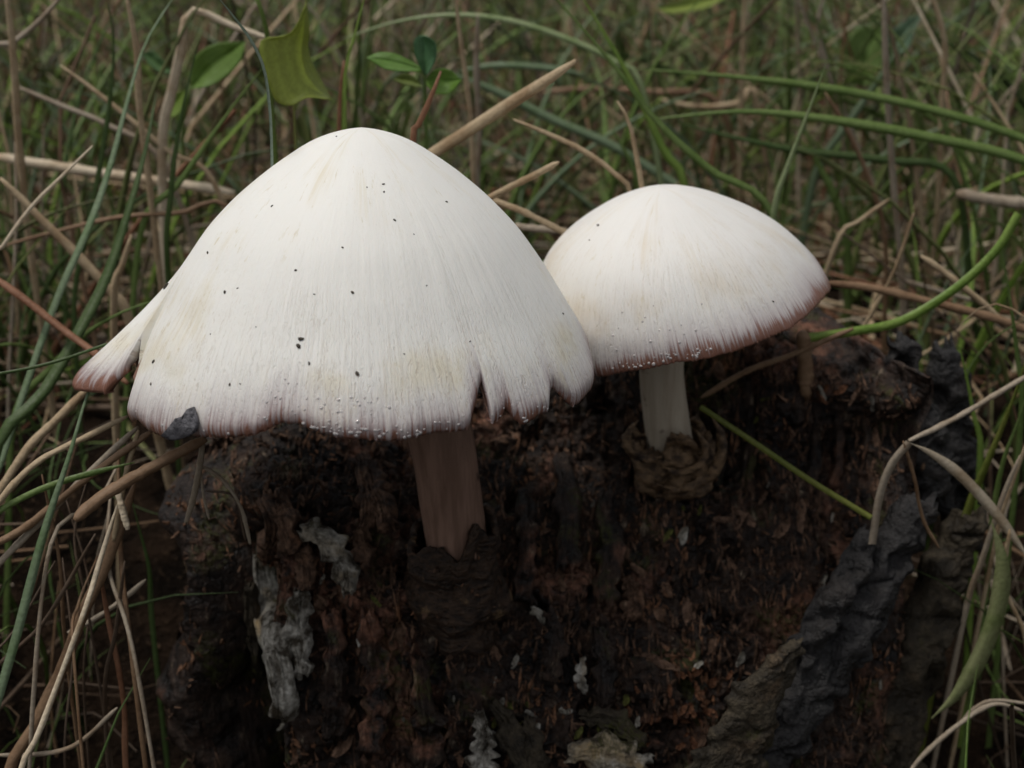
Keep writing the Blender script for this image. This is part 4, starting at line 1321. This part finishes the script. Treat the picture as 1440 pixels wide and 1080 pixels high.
# ------------------------------------------------------------------ grass and straw of the meadow behind
def proto_blade(seed, n=14, thin=1.):
    rng = np.random.default_rng(seed)
    s_ = np.linspace(0, 1, n)
    b = rng.uniform(.05, .9)
    C = np.stack([b * s_ ** 2.2 * .8, .12 * rng.normal() * s_ ** 2, s_ * (1 - .35 * b * s_ ** 2)], -1)
    W = thin * rng.uniform(.006, .014) * np.clip(1.1 - s_ ** 1.6, .03, 1)
    V, F = ribbon(C, W, .35, .002, hint=(.2, 1, .1), twist=rng.normal(0, .8))
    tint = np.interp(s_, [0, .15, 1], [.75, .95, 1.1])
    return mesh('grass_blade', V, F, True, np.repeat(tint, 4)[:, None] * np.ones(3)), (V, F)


def proto_straw(seed, n=10, sides=6, thin=1.):
    rng = np.random.default_rng(seed)
    s_ = np.linspace(0, 1, n)
    k = rng.uniform(.35, .75)
    C = np.stack([.12 * rng.normal() * s_ ** 2 + (s_ > k) * (s_ - k) * rng.normal(0, .5), .06 * rng.normal() * s_ ** 2, s_], -1)
    V, F = tube(C, thin * rng.uniform(.006, .012) * (1 - .45 * s_), sides, cap=sides > 5, hint=(0, 1, .2), rough=.12, seed=seed)
    return mesh('straw_stalk', V, F), (V, F)


PBL = [proto_blade(k) for k in range(16)]
PST = [proto_straw(k + 50) for k in range(14)]
PBF = [proto_blade(k + 200, 8, .62) for k in range(24)]
PSF = [proto_straw(k + 300, 6, 4, .8) for k in range(24)]
for me, _ in PBL: me.materials.append(M_GRASS)
for me, _ in PST: me.materials.append(M_STRAW)
GN = ['green', 'green', 'dark green', 'bluish green', 'bright green', 'olive']
TN = ['tan', 'greyish', 'brown', 'brown', 'reddish', 'tan', 'dark']
GC = [GREEN['mid'], GREEN['mid'], GREEN['dark'], GREEN['blue'], GREEN['bright'], (.11, .15, .04)]
TC = [TAN['tan'], TAN['grey'], TAN['brown'], TAN['brown'], TAN['red'], TAN['tan'], TAN['dark']]
TF = [TAN['tan'], TAN['tan'], TAN['pale'], TAN['grey'], TAN['brown'], TAN['red'], TAN['dark']]
GF = GC[:2] + [GREEN['mid'], GREEN['blue'], GREEN['bright'], (.24, .27, .10), (.30, .30, .13), GREEN['dark']]


def spot(rng, y0, y1):
    y = rng.uniform(0, 1) ** .9 * (y1 - y0) + y0
    hw = (y + .27) * .44 + .05
    x = rng.uniform(-hw, hw)
    return x, y


def clear(x, y):
    """not inside the stump"""
    return not (-.105 < x < .122 and -.04 < y < .145) and not (abs(x) < .42 * (y + .28) and y < .0)


rng = np.random.default_rng(91)
cnt = 0
while cnt < 225:
    x, y = spot(rng, .13, .75)
    if not clear(x, y): continue
    z = float(ground_z(x, y)) - .003
    L = rng.uniform(.07, .20) * (1 if y > .2 else .75)
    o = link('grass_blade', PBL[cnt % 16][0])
    o.location = (x, y, z)
    o.rotation_euler = (rng.normal(0, .28), rng.normal(0, .28), rng.uniform(0, 6.28))
    o.scale = (L, L, L)
    ci = int(rng.integers(0, 6))
    c = np.array(GC[ci]) * rng.uniform(.8, 1.2)
    o.color = (*c, 1)
    hgt = 'short' if L < .11 else 'tall'
    tag(o, f'{hgt} {GN[ci]} blade of the loose grass behind the stump', 'grass blade', f'{hgt} {GN[ci]} grass blades behind the stump')
    cnt += 1
cnt = 0
while cnt < 200:
    x, y = spot(rng, .30, .9)
    if not clear(x, y): continue
    z = float(ground_z(x, y)) + .002
    L = rng.uniform(.06, .17)
    o = link('straw_stalk', PST[cnt % 14][0])
    lying = rng.random() < .68
    if lying:
        o.rotation_euler = Vector((math.cos(a_ := rng.uniform(0, 6.28)), math.sin(a_), rng.uniform(-.03, .28))).to_track_quat('Z', 'Y').to_euler()
        z += rng.uniform(.0, .012)
    else:
        o.rotation_euler = (rng.normal(0, .3), rng.normal(0, .3), rng.uniform(0, 6))
    o.location = (x, y, z)
    o.scale = (L, L, L)
    ci = int(rng.integers(0, 7))
    c = np.array(TC[ci]) * rng.uniform(.8, 1.15)
    o.color = (*c, 1)
    how = 'lying' if lying else 'standing'
    tag(o, f'dry {TN[ci]} straw {how} in the grass behind the stump', 'straw', f'dry {TN[ci]} straws {how} behind the stump')
    cnt += 1


def scatter(name, protos, n, y0, y1, seed, mat, cols, lying, L0, L1, label, front=False):
    rng = np.random.default_rng(seed)
    m = n * 3
    if front:
        x, y = rng.uniform(-.30, .34, m), rng.uniform(-.10, .12, m)
    else:
        y = rng.uniform(0, 1, m) ** .9 * (y1 - y0) + y0
        x = rng.uniform(-1, 1, m) * ((y + .27) * .46 + .06)
    ok = ~((-.13 < x) & (x < .145) & (-.04 < y) & (y < .20 + .5 * lying * L1)) & ~((np.abs(x) < .42 * (y + .28)) & (y < 0))
    x, y = x[ok][:n], y[ok][:n]
    n = len(x)
    z = ground_z(x, y) - .002
    Vs, Fs, Ts = [], [], []
    base = 0
    for k in range(n):
        V, F = protos[k % len(protos)][1]
        L = rng.uniform(L0, L1)
        zz = z[k]
        if rng.random() < lying:
            a_ = rng.uniform(0, 6.28)
            M3 = Vector((math.cos(a_), math.sin(a_), rng.uniform(-.05, .3))).to_track_quat('Z', 'Y').to_matrix()
            zz += rng.uniform(.002, .014)
        else:
            M3 = (Matrix.Rotation(rng.uniform(0, 6.28), 3, 'Z') @ Matrix.Rotation(rng.normal(0, .35), 3, 'X'))
        Vs.append((V @ np.array(M3).T) * L + np.array([x[k], y[k], zz]))
        Fs.append(np.array([f for f in F if len(f) == 4]) + base)
        base += len(V)
        c = np.array(cols[rng.integers(0, len(cols))]) * rng.uniform(.45, 1.5)
        Ts.append(np.repeat(c[None], len(V), 0))
    o = link(name, quadmesh(name, np.concatenate(Vs), np.concatenate(Fs), np.concatenate(Ts)), mat)
    tag(o, label, 'grass' if mat is M_GRASS else 'litter', kind='stuff')


scatter('grass', PBL, 2200, .13, 2.0, 5, M_GRASS, GF, .15, .05, .17, 'loose green grass covering the ground behind the stump')
scatter('fine_grass', PBF, 4200, .12, 1.9, 15, M_GRASS, GF, .12, .05, .19, 'fine yellow-green grass filling the gaps behind the stump')
scatter('straw_litter', PST, 2600, .15, 1.9, 6, M_STRAW, TC, .88, .04, .15, 'dry straw and dead stems littering the ground in the grass')
scatter('fine_straw', PSF, 8000, .12, 1.9, 16, M_STRAW, TF, .68, .04, .17, 'mat of fine pale dry stems under the grass')
scatter('low_litter', PST, 300, 0, 0, 8, M_STRAW, [TAN['brown'], TAN['dark'], TAN['dark']], .9, .02, .06, 'dark dead stems lying around the stump foot', True)
scatter('low_grass', PBF, 500, 0, 0, 9, M_GRASS, [GREEN['dark'], GREEN['mid']], .3, .03, .12, 'sparse dark grass around the stump foot', True)
scatter('low_straw', PSF, 500, 0, 0, 19, M_STRAW, [TAN['brown'], TAN['grey'], TAN['dark']], .4, .03, .12, 'thin dead stalks standing around the stump foot', True)
